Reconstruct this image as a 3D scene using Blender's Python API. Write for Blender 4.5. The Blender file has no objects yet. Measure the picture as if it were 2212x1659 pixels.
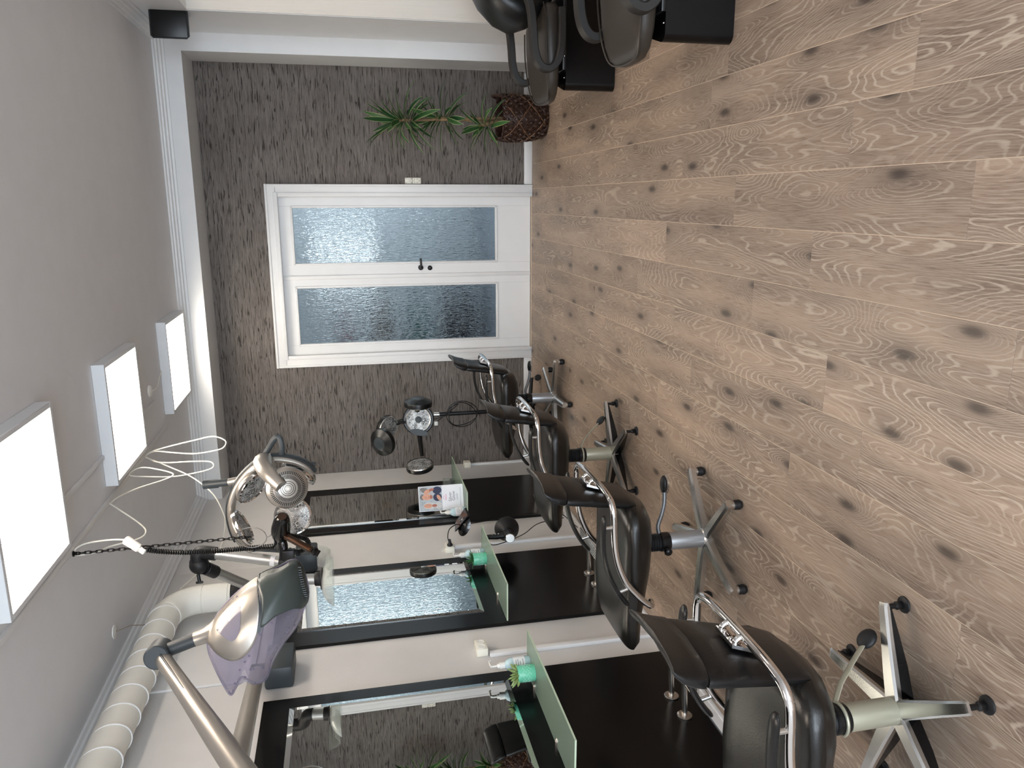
import bpy, bmesh, math, random
from mathutils import Vector, Matrix, Quaternion

random.seed(7)
SC = bpy.context.scene
COL = SC.collection

# ------------------------------------------------------------------ camera
# the phone was held sideways: the camera is rolled a quarter turn, the room itself stands upright (Z up)
RIGHT = Vector((0.973416, 0.223519, -0.050003))
DOWN = Vector((-0.001967, -0.210146, -0.977668))
FWD = Vector((-0.229035, 0.951776, -0.204120))
cam_d = bpy.data.cameras.new('camera')
cam = bpy.data.objects.new('camera', cam_d)
COL.objects.link(cam)
cam_d.sensor_fit = 'HORIZONTAL'
cam_d.sensor_width = 36.0
cam_d.lens = 36.0 * 1679.95 / 2212.0
cam_d.clip_start = 0.02
M = Matrix.Identity(4)
for i in range(3):
    M[i][0] = DOWN[i]
    M[i][1] = RIGHT[i]
    M[i][2] = -FWD[i]
M.translation = Vector((2.185363, -6.265494, 1.509161))
cam.matrix_world = M
SC.camera = cam

# ------------------------------------------------------------------ world, daylight, exposure
world = bpy.data.worlds.new('overcast_sky')
SC.world = world
world.use_nodes = True
bg = world.node_tree.nodes['Background']
bg.inputs[0].default_value = (0.78, 0.89, 1.0, 1)
bg.inputs[1].default_value = 7.5
SKY_PORTALS = [((1.20, -9.62, 1.45), 2.2, 2.3), ((3.55, -9.62, 1.45), 1.9, 2.3)]   # shop windows behind the photographer
for (c, w, h) in SKY_PORTALS:
    ld = bpy.data.lights.new('shop_window_daylight', 'AREA')
    ld.shape = 'RECTANGLE'; ld.size = w; ld.size_y = h
    ld.cycles.is_portal = True
    lo = bpy.data.objects.new('shop_window_daylight', ld)
    lo.location = c
    lo.rotation_euler = (math.radians(90), 0, 0)    # faces +Y, into the salon
    COL.objects.link(lo)
LAMP_STRENGTH = 10.0
SC.view_settings.view_transform = 'Standard'
SC.view_settings.look = 'None'
SC.view_settings.gamma = 1.0
SC.view_settings.use_curve_mapping = False
SC.view_settings.exposure = 0.68
try:
    SC.cycles.max_bounces = 8
    SC.cycles.use_adaptive_sampling = True
    SC.cycles.adaptive_threshold = 0.03
    SC.cycles.transparent_max_bounces = 12
    SC.cycles.transmission_bounces = 6
    SC.cycles.sample_clamp_indirect = 6.0
    SC.cycles.caustics_reflective = False
    SC.cycles.caustics_refractive = False
except Exception:
    pass

# ------------------------------------------------------------------ helpers
def lin(c):
    r = []
    for v in c[:3]:
        v = v / 255.0
        r.append(v / 12.92 if v <= 0.04045 else ((v + 0.055) / 1.055) ** 2.4)
    return (r[0], r[1], r[2], 1.0)

MATS = {}
def mat(name, color=(200, 200, 200), rough=0.5, metal=0.0, bump=0.0, bscale=60.0, var=0.06, vscale=8.0,
        trans=0.0, ior=1.45, alpha=1.0, coat=0.0, spec=0.5, emis=None, estr=0.0, stretch=(1, 1, 1), bdist=0.002):
    m = bpy.data.materials.new(name)
    m.use_nodes = True
    nt = m.node_tree; N = nt.nodes; L = nt.links
    b = N['Principled BSDF']
    tc = N.new('ShaderNodeTexCoord')
    mp = N.new('ShaderNodeMapping'); mp.inputs['Scale'].default_value = stretch
    L.new(tc.outputs['Object'], mp.inputs['Vector'])
    nz = N.new('ShaderNodeTexNoise'); nz.inputs['Scale'].default_value = vscale; nz.inputs['Detail'].default_value = 3
    L.new(mp.outputs[0], nz.inputs['Vector'])
    rp = N.new('ShaderNodeMapRange')
    rp.inputs['From Min'].default_value = 0.3; rp.inputs['From Max'].default_value = 0.7
    rp.inputs['To Min'].default_value = 1 - var; rp.inputs['To Max'].default_value = 1 + var
    L.new(nz.outputs['Fac'], rp.inputs['Value'])
    mx = N.new('ShaderNodeVectorMath'); mx.operation = 'SCALE'
    c = lin(color)
    mx.inputs[0].default_value = c[:3]
    L.new(rp.outputs[0], mx.inputs['Scale'])
    L.new(mx.outputs[0], b.inputs['Base Color'])
    b.inputs['Roughness'].default_value = rough
    b.inputs['Metallic'].default_value = metal
    b.inputs['IOR'].default_value = ior
    b.inputs['Transmission Weight'].default_value = trans
    b.inputs['Alpha'].default_value = alpha
    b.inputs['Coat Weight'].default_value = coat
    b.inputs['Specular IOR Level'].default_value = spec
    if emis is not None:
        b.inputs['Emission Color'].default_value = lin(emis)
        b.inputs['Emission Strength'].default_value = estr
    if bump > 0:
        n2 = N.new('ShaderNodeTexNoise'); n2.inputs['Scale'].default_value = bscale; n2.inputs['Detail'].default_value = 4
        L.new(mp.outputs[0], n2.inputs['Vector'])
        bp = N.new('ShaderNodeBump'); bp.inputs['Strength'].default_value = bump; bp.inputs['Distance'].default_value = bdist
        L.new(n2.outputs['Fac'], bp.inputs['Height'])
        L.new(bp.outputs[0], b.inputs['Normal'])
    MATS[name] = m
    return m

class NT:
    """small node helper for the hand-made materials"""
    def __init__(s, name):
        s.m = bpy.data.materials.new(name); s.m.use_nodes = True
        s.N = s.m.node_tree.nodes; s.L = s.m.node_tree.links
        s.b = s.N['Principled BSDF']; MATS[name] = s.m
    def n(s, t, **kw):
        x = s.N.new(t)
        for k, v in kw.items():
            setattr(x, k, v)
        return x
    def link(s, a, b): s.L.new(a, b)
    def math(s, op, a, b=None, clamp=False):
        x = s.N.new('ShaderNodeMath'); x.operation = op; x.use_clamp = clamp
        for i, v in enumerate((a, b)):
            if v is None: continue
            if isinstance(v, (int, float)): x.inputs[i].default_value = v
            else: s.L.new(v, x.inputs[i])
        return x.outputs[0]
    def rng(s, v, a, b, c=0.0, d=1.0, smooth=False):
        x = s.N.new('ShaderNodeMapRange')
        if smooth: x.interpolation_type = 'SMOOTHSTEP'
        s.L.new(v, x.inputs['Value'])
        for k, q in zip(('From Min', 'From Max', 'To Min', 'To Max'), (a, b, c, d)): x.inputs[k].default_value = q
        return x.outputs[0]
    def mix(s, f, a, b, blend='MIX'):
        x = s.N.new('ShaderNodeMix'); x.data_type = 'RGBA'; x.blend_type = blend
        if isinstance(f, (int, float)): x.inputs[0].default_value = f
        else: s.L.new(f, x.inputs[0])
        for i, v in ((6, a), (7, b)):
            if isinstance(v, tuple): x.inputs[i].default_value = v
            else: s.L.new(v, x.inputs[i])
        return x.outputs[2]
    def noise(s, vec, scale, detail=2, rough=0.5, dist=0.0):
        x = s.N.new('ShaderNodeTexNoise'); x.inputs['Scale'].default_value = scale
        x.inputs['Detail'].default_value = detail; x.inputs['Roughness'].default_value = rough
        x.inputs['Distortion'].default_value = dist
        s.L.new(vec, x.inputs['Vector']); return x.outputs['Fac']
    def mapv(s, vec, scale=(1, 1, 1), loc=(0, 0, 0)):
        x = s.N.new('ShaderNodeMapping'); x.inputs['Scale'].default_value = scale; x.inputs['Location'].default_value = loc
        s.L.new(vec, x.inputs['Vector']); return x.outputs[0]
    def bump(s, h, strength, dist=0.003):
        x = s.N.new('ShaderNodeBump'); x.inputs['Strength'].default_value = strength; x.inputs['Distance'].default_value = dist
        s.L.new(h, x.inputs['Height']); s.L.new(x.outputs[0], s.b.inputs['Normal'])

# ---- geometry
def frames(pts, up=None):
    pts = [Vector(p) for p in pts]
    T = []
    for i in range(len(pts)):
        a = pts[max(i - 1, 0)]; b = pts[min(i + 1, len(pts) - 1)]
        t = (b - a)
        T.append(t.normalized() if t.length > 1e-9 else Vector((0, 0, 1)))
    n = Vector(up) if up is not None else (Vector((0, 0, 1)) if abs(T[0].z) < 0.9 else Vector((1, 0, 0)))
    out = []
    for i, t in enumerate(T):
        if up is not None:
            n = Vector(up)
        n = (n - t * n.dot(t))
        n = n.normalized() if n.length > 1e-6 else t.orthogonal().normalized()
        out.append((t, n, t.cross(n)))
    return pts, out

def smooth(pts, k=6, closed=False):
    P = [Vector(p) for p in pts]
    n = len(P); out = []
    rngs = range(n) if closed else range(n - 1)
    for i in rngs:
        if closed:
            p0, p1, p2, p3 = P[(i - 1) % n], P[i], P[(i + 1) % n], P[(i + 2) % n]
        else:
            p0, p1, p2, p3 = P[max(i - 1, 0)], P[i], P[i + 1], P[min(i + 2, n - 1)]
        for j in range(k):
            t = j / k
            out.append(0.5 * ((2 * p1) + (p2 - p0) * t + (2 * p0 - 5 * p1 + 4 * p2 - p3) * t * t + (3 * p1 - p0 - 3 * p2 + p3) * t ** 3))
    if not closed: out.append(P[-1])
    return out

class MB:
    def __init__(s): s.bm = bmesh.new()
    def loft(s, rings, cap=True, closed=False):
        R = [[s.bm.verts.new(v) for v in r] for r in rings]
        n = len(R[0]); m = len(R)
        for i in range(m if closed else m - 1):
            a = R[i]; b = R[(i + 1) % m]
            for j in range(n):
                try: s.bm.faces.new((a[j], a[(j + 1) % n], b[(j + 1) % n], b[j]))
                except ValueError: pass
        if cap and not closed:
            for r, rev in ((R[0], True), (R[-1], False)):
                try: s.bm.faces.new(list(reversed(r)) if rev else r)
                except ValueError: pass
        return s
    def tube(s, pts, r, n=10, closed=False, up=None, flat=None, cap=True):
        """r radius (or list); flat = list/number: second radius (along the binormal)"""
        pts, F = frames(pts, up)
        rings = []
        for i, (p, (t, a, b)) in enumerate(zip(pts, F)):
            ra = r[i] if isinstance(r, (list, tuple)) else r
            rb = ra if flat is None else (flat[i] if isinstance(flat, (list, tuple)) else flat)
            rings.append([p + a * (ra * math.cos(2 * math.pi * k / n)) + b * (rb * math.sin(2 * math.pi * k / n)) for k in range(n)])
        return s.loft(rings, cap=cap, closed=closed)
    def box(s, c, size, rot=None, bev=0.0, seg=2):
        t = bmesh.new()
        bmesh.ops.create_cube(t, size=1.0)
        bmesh.ops.scale(t, vec=Vector(size), verts=t.verts)
        if bev > 0:
            bmesh.ops.bevel(t, geom=list(t.edges), offset=min(bev, min(size) * 0.49), segments=seg, profile=0.5, affect='EDGES')
        m = Matrix.Translation(Vector(c))
        if rot is not None: m = m @ (rot.to_matrix().to_4x4() if isinstance(rot, Quaternion) else rot.to_4x4())
        bmesh.ops.transform(t, matrix=m, verts=t.verts)
        s.join(t); return s
    def b2(s, x0, x1, y0, y1, z0, z1, bev=0.0, seg=2):
        return s.box(((x0 + x1) / 2, (y0 + y1) / 2, (z0 + z1) / 2), (abs(x1 - x0), abs(y1 - y0), abs(z1 - z0)), bev=bev, seg=seg)
    def join(s, t):
        me = bpy.data.meshes.new('tmp'); t.to_mesh(me); t.free(); s.bm.from_mesh(me); bpy.data.meshes.remove(me)
    def lathe(s, prof, c=(0, 0, 0), axis=(0, 0, 1), n=24, sx=1.0, sy=1.0, closed=False, cap=True):
        """prof = [(r, h)] along the axis"""
        ax = Vector(axis).normalized()
        q = Vector((0, 0, 1)).rotation_difference(ax)
        rings = []
        for (r, h) in prof:
            rings.append([Vector(c) + q @ Vector((max(r, 1e-5) * sx * math.cos(2 * math.pi * k / n), max(r, 1e-5) * sy * math.sin(2 * math.pi * k / n), h)) for k in range(n)])
        return s.loft(rings, cap=cap, closed=closed)
    def cyl(s, a, b, r, n=20, bev=0.0, r2=None):
        a = Vector(a); b = Vector(b); h = (b - a).length; r2 = r if r2 is None else r2
        pr = [(r, 0), (r2, h)] if bev <= 0 else [(r - bev, 0), (r, bev), (r2, h - bev), (r2 - bev, h)]
        return s.lathe(pr, a, b - a, n)
    def ball(s, c, r, n=16, m=10, q=None):
        r = (r, r, r) if isinstance(r, (int, float)) else r
        q = q or Quaternion()
        rings = []
        for i in range(1, m):
            th = math.pi * i / m
            rings.append([Vector(c) + q @ Vector((r[0] * math.sin(th) * math.cos(2 * math.pi * k / n), r[1] * math.sin(th) * math.sin(2 * math.pi * k / n), -r[2] * math.cos(th))) for k in range(n)])
        a = s.bm.verts.new(Vector(c) + q @ Vector((0, 0, -r[2]))); b = s.bm.verts.new(Vector(c) + q @ Vector((0, 0, r[2])))
        R = [[s.bm.verts.new(v) for v in rr] for rr in rings]
        for i in range(len(R) - 1):
            for j in range(n): s.bm.faces.new((R[i][j], R[i][(j + 1) % n], R[i + 1][(j + 1) % n], R[i + 1][j]))
        for j in range(n):
            s.bm.faces.new((a, R[0][(j + 1) % n], R[0][j])); s.bm.faces.new((b, R[-1][j], R[-1][(j + 1) % n]))
        return s
    def prism(s, poly, o, u, v, w):
        """polygon in the (u, v) plane at o, extruded by the vector w"""
        o = Vector(o); u = Vector(u); v = Vector(v); w = Vector(w)
        return s.loft([[o + u * p[0] + v * p[1] for p in poly], [o + u * p[0] + v * p[1] + w for p in poly]])
    def quad(s, *p):
        s.bm.faces.new([s.bm.verts.new(Vector(x)) for x in p]); return s
    def mesh(s, name, sharp=38.0, smooth_sh=True):
        bmesh.ops.recalc_face_normals(s.bm, faces=list(s.bm.faces))
        for f in s.bm.faces: f.smooth = smooth_sh
        lim = math.radians(sharp)
        for e in s.bm.edges:
            if len(e.link_faces) == 2:
                try:
                    if e.calc_face_angle() > lim: e.smooth = False
                except ValueError: pass
        me = bpy.data.meshes.new(name); s.bm.to_mesh(me); s.bm.free(); return me
    def build(s, name, m, parent=None, world=False, sharp=38.0, smooth_sh=True, loc=None):
        if parent is not None and world:
            bmesh.ops.transform(s.bm, matrix=root_matrix(parent).inverted(), verts=s.bm.verts)
        me = s.mesh(name, sharp, smooth_sh)
        me.materials.append(MATS[m] if isinstance(m, str) else m)
        o = bpy.data.objects.new(name, me); COL.objects.link(o)
        if parent is not None: o.parent = parent
        if loc is not None: o.location = loc
        return o

def root_matrix(o):
    m = Matrix.LocRotScale(o.location, o.rotation_euler, o.scale)
    return root_matrix(o.parent) @ m if o.parent else m

def thing(name, label, cat, loc=(0, 0, 0), rz=0.0, group=None):
    o = bpy.data.objects.new(name, None); COL.objects.link(o)
    o.empty_display_size = 0.05
    o.location = loc; o.rotation_euler = (0, 0, rz)
    return tag(o, label, cat, group)
def tag(o, label, cat, group=None):
    o['label'] = label; o['category'] = cat
    if group: o['group'] = group
    return o
def struct(o, label=None):
    o['kind'] = 'structure'
    if label: o['label'] = label
    return o
def sbox(name, m, *b, bev=0.0, parent=None):
    o = MB().b2(*b, bev=bev).build(name, m, parent)
    if parent is None: struct(o)
    return o
def dup(root, loc, rz, label, group=None):
    r = root.copy(); COL.objects.link(r); r.location = loc; r.rotation_euler = (0, 0, rz)
    r['label'] = label
    if group: r['group'] = group
    for ch in list(root.children):
        c = ch.copy(); COL.objects.link(c); c.parent = r
        for g in list(ch.children):
            d = g.copy(); COL.objects.link(d); d.parent = c
    return r
def text_mesh(txt, size, mtx, m, name, parent, ext=0.0004, align='CENTER'):
    cu = bpy.data.curves.new(name, 'FONT'); cu.body = txt; cu.size = size; cu.align_x = align; cu.align_y = 'CENTER'
    cu.extrude = ext
    t = bpy.data.objects.new('t', cu); COL.objects.link(t)
    bpy.context.view_layer.update()
    me = bpy.data.meshes.new_from_object(t)
    bpy.data.objects.remove(t)
    me.transform(mtx)
    me.materials.clear(); me.materials.append(MATS[m])
    o = bpy.data.objects.new(name, me); COL.objects.link(o)
    if parent: o.parent = parent
    return o

# ------------------------------------------------------------------ materials
mat('paint_wall', (212, 210, 208), 0.75, bump=0.25, bscale=90, var=0.02)
mat('paint_ceiling', (230, 230, 232), 0.85, bump=0.2, bscale=160, var=0.015)
mat('paint_trim', (229, 229, 229), 0.38, var=0.015)
mat('paint_plinth', (233, 230, 226), 0.4, var=0.02)
mat('wallpaper', (216, 211, 203), 0.8, bump=0.4, bscale=40, var=0.02, stretch=(14, 14, 0.6))
mat('black_laminate', (10, 10, 11), 0.23, var=0.2, vscale=3, spec=0.35)
mat('black_edge', (22, 20, 20), 0.4)
mat('leather_black', (17, 17, 18), 0.34, bump=0.22, bscale=220, var=0.12, spec=0.5)
mat('leather_seat', (24, 22, 20), 0.30, bump=0.18, bscale=220, var=0.12, spec=0.55)
mat('leather_taupe', (56, 50, 44), 0.42, bump=0.2, bscale=220, var=0.08)
mat('rubber_taupe', (38, 36, 34), 0.5, var=0.08)
mat('black_plastic', (16, 16, 17), 0.35, var=0.15)
mat('black_soft', (22, 22, 24), 0.5, var=0.1)
mat('black_gloss', (9, 9, 10), 0.16, var=0.1, coat=0.3)
mat('anthracite', (52, 58, 62), 0.45, var=0.06)
mat('dark_green_grey', (58, 66, 64), 0.38, var=0.06)
mat('chrome', (225, 222, 220), 0.07, metal=1.0, var=0.02)
mat('steel_brushed', (205, 200, 194), 0.25, metal=1.0, var=0.05, stretch=(60, 60, 1))
mat('aluminium', (212, 210, 206), 0.27, metal=1.0, var=0.08)
mat('aluminium_tube', (196, 196, 194), 0.36, metal=0.85, var=0.03)
mat('silver_paint', (176, 170, 162), 0.33, metal=0.75, var=0.03)
mat('silver_column', (172, 174, 177), 0.35, metal=0.7, var=0.03)
mat('beige_column', (176, 172, 152), 0.42, metal=0.35, var=0.03)
mat('grey_lever', (120, 121, 123), 0.35, metal=0.6, var=0.05)
mat('white_plastic', (236, 234, 228), 0.4, var=0.02)
mat('socket_white', (238, 234, 220), 0.35, var=0.02)
mat('socket_dark', (40, 38, 36), 0.6)
mat('duct_white', (226, 224, 216), 0.5, var=0.02)
mat('cable_white', (234, 230, 218), 0.45, var=0.02)
mat('cable_black', (14, 14, 14), 0.45, var=0.1)
mat('iron_black', (24, 23, 23), 0.4, metal=0.5, var=0.1)
mat('wire_steel', (200, 198, 194), 0.2, metal=1.0)
mat('lamp_housing', (222, 224, 226), 0.45, var=0.02)
mat('bottle_blue', (206, 232, 238), 0.15, trans=0.15, ior=1.4, var=0.03)
mat('bottle_liquid', (130, 204, 212), 0.2, trans=0.1, ior=1.35)
mat('label_white', (240, 240, 242), 0.5, var=0.02)
mat('label_ink', (110, 118, 124), 0.6)
mat('pot_mint', (112, 200, 166), 0.3, var=0.04)
mat('pot_mint_light', (196, 236, 218), 0.35)
mat('soil', (46, 36, 28), 0.9, bump=0.6, bscale=80)
mat('succulent', (136, 156, 96), 0.45, var=0.2, vscale=30)
mat('spiky_green', (52, 98, 50), 0.4, var=0.2, vscale=30)
mat('cane', (134, 108, 78), 0.7, bump=0.6, bscale=50, var=0.3, stretch=(1, 1, 6))
mat('wicker', (58, 38, 30), 0.38, bump=0.5, bscale=60, var=0.35, vscale=40)
mat('wicker_light', (120, 88, 64), 0.42, bump=0.4, bscale=60, var=0.3, vscale=40)
mat('card_white', (238, 238, 242), 0.45, var=0.01)
mat('print_pink', (226, 120, 160), 0.6)
mat('print_grey', (120, 120, 130), 0.6)
mat('print_pale', (178, 186, 192), 0.55, var=0.15, vscale=30)
mat('print_skin', (216, 160, 134), 0.55, var=0.1, vscale=60)
mat('print_skin_dark', (176, 108, 92), 0.55)
mat('print_navy', (38, 40, 72), 0.55, var=0.3, vscale=120)
mat('print_hair', (128, 124, 122), 0.55, var=0.5, vscale=120)
mat('print_silver_hair', (206, 204, 204), 0.55, var=0.25, vscale=160)
mat('clear_cup', (240, 244, 244), 0.05, trans=1.0, ior=1.3)
mat('handle_dark', (30, 30, 32), 0.3, metal=0.4)
mat('back_room_wall', (186, 192, 196), 0.8)
mat('back_room_floor', (128, 134, 142), 0.7)
mat('cloth_dark', (24, 28, 44), 0.9)
mat('cloth_teal', (44, 96, 92), 0.9)
mat('cloth_red', (120, 60, 66), 0.9)
mat('cloth_brown', (88, 76, 66), 0.9)
mat('brown_gloss', (66, 50, 40), 0.22, metal=0.3)
mat('copper_rim', (170, 128, 104), 0.2, metal=1.0)

# LED panel diffuser: the lamp itself gives the light
for nm, c in (('led_warm', (255, 238, 220)), ('led_neutral', (255, 245, 230))):
    t = NT(nm)
    e = t.n('ShaderNodeEmission'); e.inputs[0].default_value = lin(c); e.inputs[1].default_value = LAMP_STRENGTH
    t.link(e.outputs[0], t.N['Material Output'].inputs[0])

# silvered mirror
t = NT('mirror'); t.b.inputs['Base Color'].default_value = (0.80, 0.82, 0.80, 1); t.b.inputs['Metallic'].default_value = 1; t.b.inputs['Roughness'].default_value = 0.0

# clear plastics: thin sheet = mostly transparent with a sheen
def thin_clear(name, tint, fac_lo, rough, extra=0.12):
    t = NT(name)
    tr = t.n('ShaderNodeBsdfTransparent'); tr.inputs[0].default_value = lin(tint)
    t.b.inputs['Base Color'].default_value = lin(tint); t.b.inputs['Roughness'].default_value = rough
    lw = t.n('ShaderNodeLayerWeight'); lw.inputs[0].default_value = 0.35
    f = t.rng(lw.outputs['Facing'], 0.0, 1.0, fac_lo, fac_lo + extra)
    ms = t.n('ShaderNodeMixShader')
    t.link(f, ms.inputs[0]); t.link(tr.outputs[0], ms.inputs[1]); t.link(t.b.outputs[0], ms.inputs[2])
    t.link(ms.outputs[0], t.N['Material Output'].inputs[0])
thin_clear('plastic_violet', (212, 208, 222), 0.09, 0.06, 0.42)
mat('plastic_smoke', (128, 122, 132), 0.12, var=0.1)
thin_clear('plastic_clear', (246, 248, 246), 0.06, 0.05, 0.4)
# frosted green shelf glass
t = NT('glass_shelf')
tr = t.n('ShaderNodeBsdfTransparent'); tr.inputs[0].default_value = lin((214, 228, 220))
t.b.inputs['Base Color'].default_value = lin((178, 198, 182)); t.b.inputs['Roughness'].default_value = 0.24
ms = t.n('ShaderNodeMixShader'); ms.inputs[0].default_value = 0.50
t.link(tr.outputs[0], ms.inputs[1]); t.link(t.b.outputs[0], ms.inputs[2]); t.link(ms.outputs[0], t.N['Material Output'].inputs[0])
mat('glass_edge', (200, 216, 190), 0.2, spec=0.8)

# textured cathedral glass of the doors: rippled, see-through
t = NT('ripple_glass')
tc = t.n('ShaderNodeTexCoord')
a = t.noise(t.mapv(tc.outputs['Object'], (95, 95, 17)), 1.0, 2, 0.5, 0.6)
b_ = t.noise(t.mapv(tc.outputs['Object'], (30, 30, 18)), 1.0, 1, 0.5, 0.2)
t.b.inputs['Base Color'].default_value = lin((226, 234, 236))
t.b.inputs['Transmission Weight'].default_value = 1.0
t.b.inputs['Roughness'].default_value = 0.10
t.b.inputs['IOR'].default_value = 1.33
h = t.math('ADD', a, t.math('MULTIPLY', b_, 0.6))
t.bump(h, 1.0, 0.008)

# grill of the infrared heads: woven metal foil look
t = NT('heater_grill')
tc = t.n('ShaderNodeTexCoord')
vo = t.n('ShaderNodeTexVoronoi'); vo.feature = 'DISTANCE_TO_EDGE'; vo.inputs['Scale'].default_value = 75
t.link(tc.outputs['Object'], vo.inputs['Vector'])
ln_ = t.rng(vo.outputs['Distance'], 0.03, 0.10, 1.0, 0.0)
dk = t.noise(tc.outputs['Object'], 22, 2)
t.link(t.mix(ln_, t.mix(t.rng(dk, 0.4, 0.6), lin((60, 58, 56)), lin((180, 178, 176))), lin((236, 234, 230))), t.b.inputs['Base Color'])
t.b.inputs['Metallic'].default_value = 0.30; t.b.inputs['Roughness'].default_value = 0.3
t.bump(t.math('ADD', ln_, t.math('MULTIPLY', dk, 1.5)), 0.9, 0.004)

# grey trowelled plaster with level bark-like strokes
t = NT('bark_plaster')
tc = t.n('ShaderNodeTexCoord'); oc = tc.outputs['Object']
fine = t.noise(t.mapv(oc, (13.0, 13.0, 150)), 1.0, 4, 0.6, 0.3)
mid = t.noise(t.mapv(oc, (5.0, 5.0, 58)), 1.0, 4, 0.6, 0.4)
crk = t.noise(t.mapv(oc, (9.0, 9.0, 100), (3.3, 0, 1.7)), 1.0, 3, 0.5, 0.5)
big = t.noise(t.mapv(oc, (1.6, 1.6, 2.4)), 1.0, 4, 0.6, 0.3)
crack = t.rng(crk, 0.345, 0.40, 1.0, 0.0)
body = t.mix(t.rng(mid, 0.33, 0.68), lin((90, 83, 78)), lin((134, 127, 122)))
body = t.mix(t.rng(fine, 0.40, 0.66, 0.0, 0.55), body, lin((150, 143, 137)))
body = t.mix(t.rng(big, 0.35, 0.68, 0.0, 0.45), body, lin((96, 88, 82)))
body = t.mix(t.math('MULTIPLY', crack, 0.8), body, lin((38, 33, 30)))
t.link(body, t.b.inputs['Base Color'])
t.b.inputs['Roughness'].default_value = 0.62
hh = t.math('SUBTRACT', t.math('ADD', fine, t.math('MULTIPLY', mid, 1.2)), t.math('MULTIPLY', crack, 1.0))
t.bump(hh, 0.9, 0.010)

# limed oak laminate, one random piece of board per plank object
t = NT('oak_plank')
tc = t.n('ShaderNodeTexCoord'); oi = t.n('ShaderNodeObjectInfo')
cmb = t.n('ShaderNodeCombineXYZ')
t.link(t.math('MULTIPLY', oi.outputs['Random'], 53.0), cmb.inputs[0])
t.link(t.math('MULTIPLY', oi.outputs['Random'], 197.0), cmb.inputs[1])
va = t.n('ShaderNodeVectorMath'); va.operation = 'ADD'
t.link(tc.outputs['Object'], va.inputs[0]); t.link(cmb.outputs[0], va.inputs[1])
p = va.outputs[0]
h1 = t.noise(t.mapv(p, (6.5, 1.15, 1)), 1.0, 1.5, 0.45, 0.25)
vk = t.n('ShaderNodeTexVoronoi'); vk.inputs['Scale'].default_value = 1.0; vk.inputs['Randomness'].default_value = 1.0; vk.voronoi_dimensions = '2D'
t.link(t.mapv(p, (5.0, 1.75, 1.0)), vk.inputs['Vector'])
d = vk.outputs['Distance']
kn = t.rng(d, 0.0, 0.45, 1.0, 0.0, True)
field = t.math('ADD', h1, t.math('MULTIPLY', t.math('MULTIPLY', kn, kn), 0.15))
wob = t.noise(t.mapv(p, (60, 9, 1)), 1.0, 3, 0.6)
ph = t.math('ADD', t.math('MULTIPLY', field, 230.0), t.math('MULTIPLY', wob, 5.0))
rings = t.math('SINE', ph)
lines = t.rng(rings, 0.5, 1.0, 0.0, 1.0)
amp = t.rng(t.noise(t.mapv(p, (9, 1.4, 1), (7, 3, 0)), 1.0, 2), 0.36, 0.60, 0.25, 1.0)
streak = t.noise(t.mapv(p, (230, 11, 1)), 1.0, 4, 0.65)
patch = t.noise(t.mapv(p, (7, 1.0, 1), (1, 9, 0)), 1.0, 3, 0.55)
base = t.mix(t.rng(patch, 0.34, 0.66), lin((116, 97, 83)), lin((168, 144, 124)))
base = t.mix(t.rng(streak, 0.38, 0.64, 0.0, 0.5), base, lin((184, 165, 148)))
base = t.mix(t.math('MULTIPLY', t.rng(streak, 0.42, 0.30, 0.0, 1.0), 0.55), base, lin((96, 79, 67)))
base = t.mix(t.math('MULTIPLY', t.math('MULTIPLY', lines, amp), 0.62), base, lin((206, 190, 172)))
kd = t.rng(d, 0.02, 0.12, 1.0, 0.0, True)
sel = t.n('ShaderNodeSeparateColor'); t.link(vk.outputs['Color'], sel.inputs[0])
on_ = t.rng(sel.outputs[0], 0.28, 0.32, 0.0, 1.0)
halo = t.rng(d, 0.0, 0.36, 1.0, 0.0, True)
base = t.mix(t.math('MULTIPLY', t.math('MULTIPLY', halo, on_), 0.38), base, lin((96, 84, 76)))
base = t.mix(t.math('MULTIPLY', t.math('MULTIPLY', kd, on_), 0.82), base, lin((58, 48, 42)))
hv = t.n('ShaderNodeHueSaturation')
t.link(base, hv.inputs['Color'])
t.link(t.rng(oi.outputs['Random'], 0, 1, 0.82, 1.02), hv.inputs['Value'])
t.link(hv.outputs[0], t.b.inputs['Base Color'])
t.b.inputs['Roughness'].default_value = 0.48
t.bump(t.math('ADD', lines, streak), 0.18, 0.0012)
mat('joint_highlight', (222, 204, 182), 0.6)  # pale tone stands in for light catching the board bevels

# striped dracaena leaf: object X runs across the blade
t = NT('dracaena_leaf')
at = t.n('ShaderNodeUVMap')
sx = t.n('ShaderNodeSeparateXYZ'); t.link(at.outputs[0], sx.inputs[0])
e_ = t.math('ABSOLUTE', t.math('SUBTRACT', sx.outputs[0], 0.5))
edge = t.rng(e_, 0.38, 0.45, 0.0, 1.0)
oi = t.n('ShaderNodeObjectInfo')
g = t.mix(oi.outputs['Random'], lin((34, 72, 40)), lin((66, 104, 56)))
t.link(t.mix(edge, g, lin((172, 182, 128))), t.b.inputs['Base Color'])
t.b.inputs['Roughness'].default_value = 0.38

# ================================================================== SETTING
H = 2.66
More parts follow.
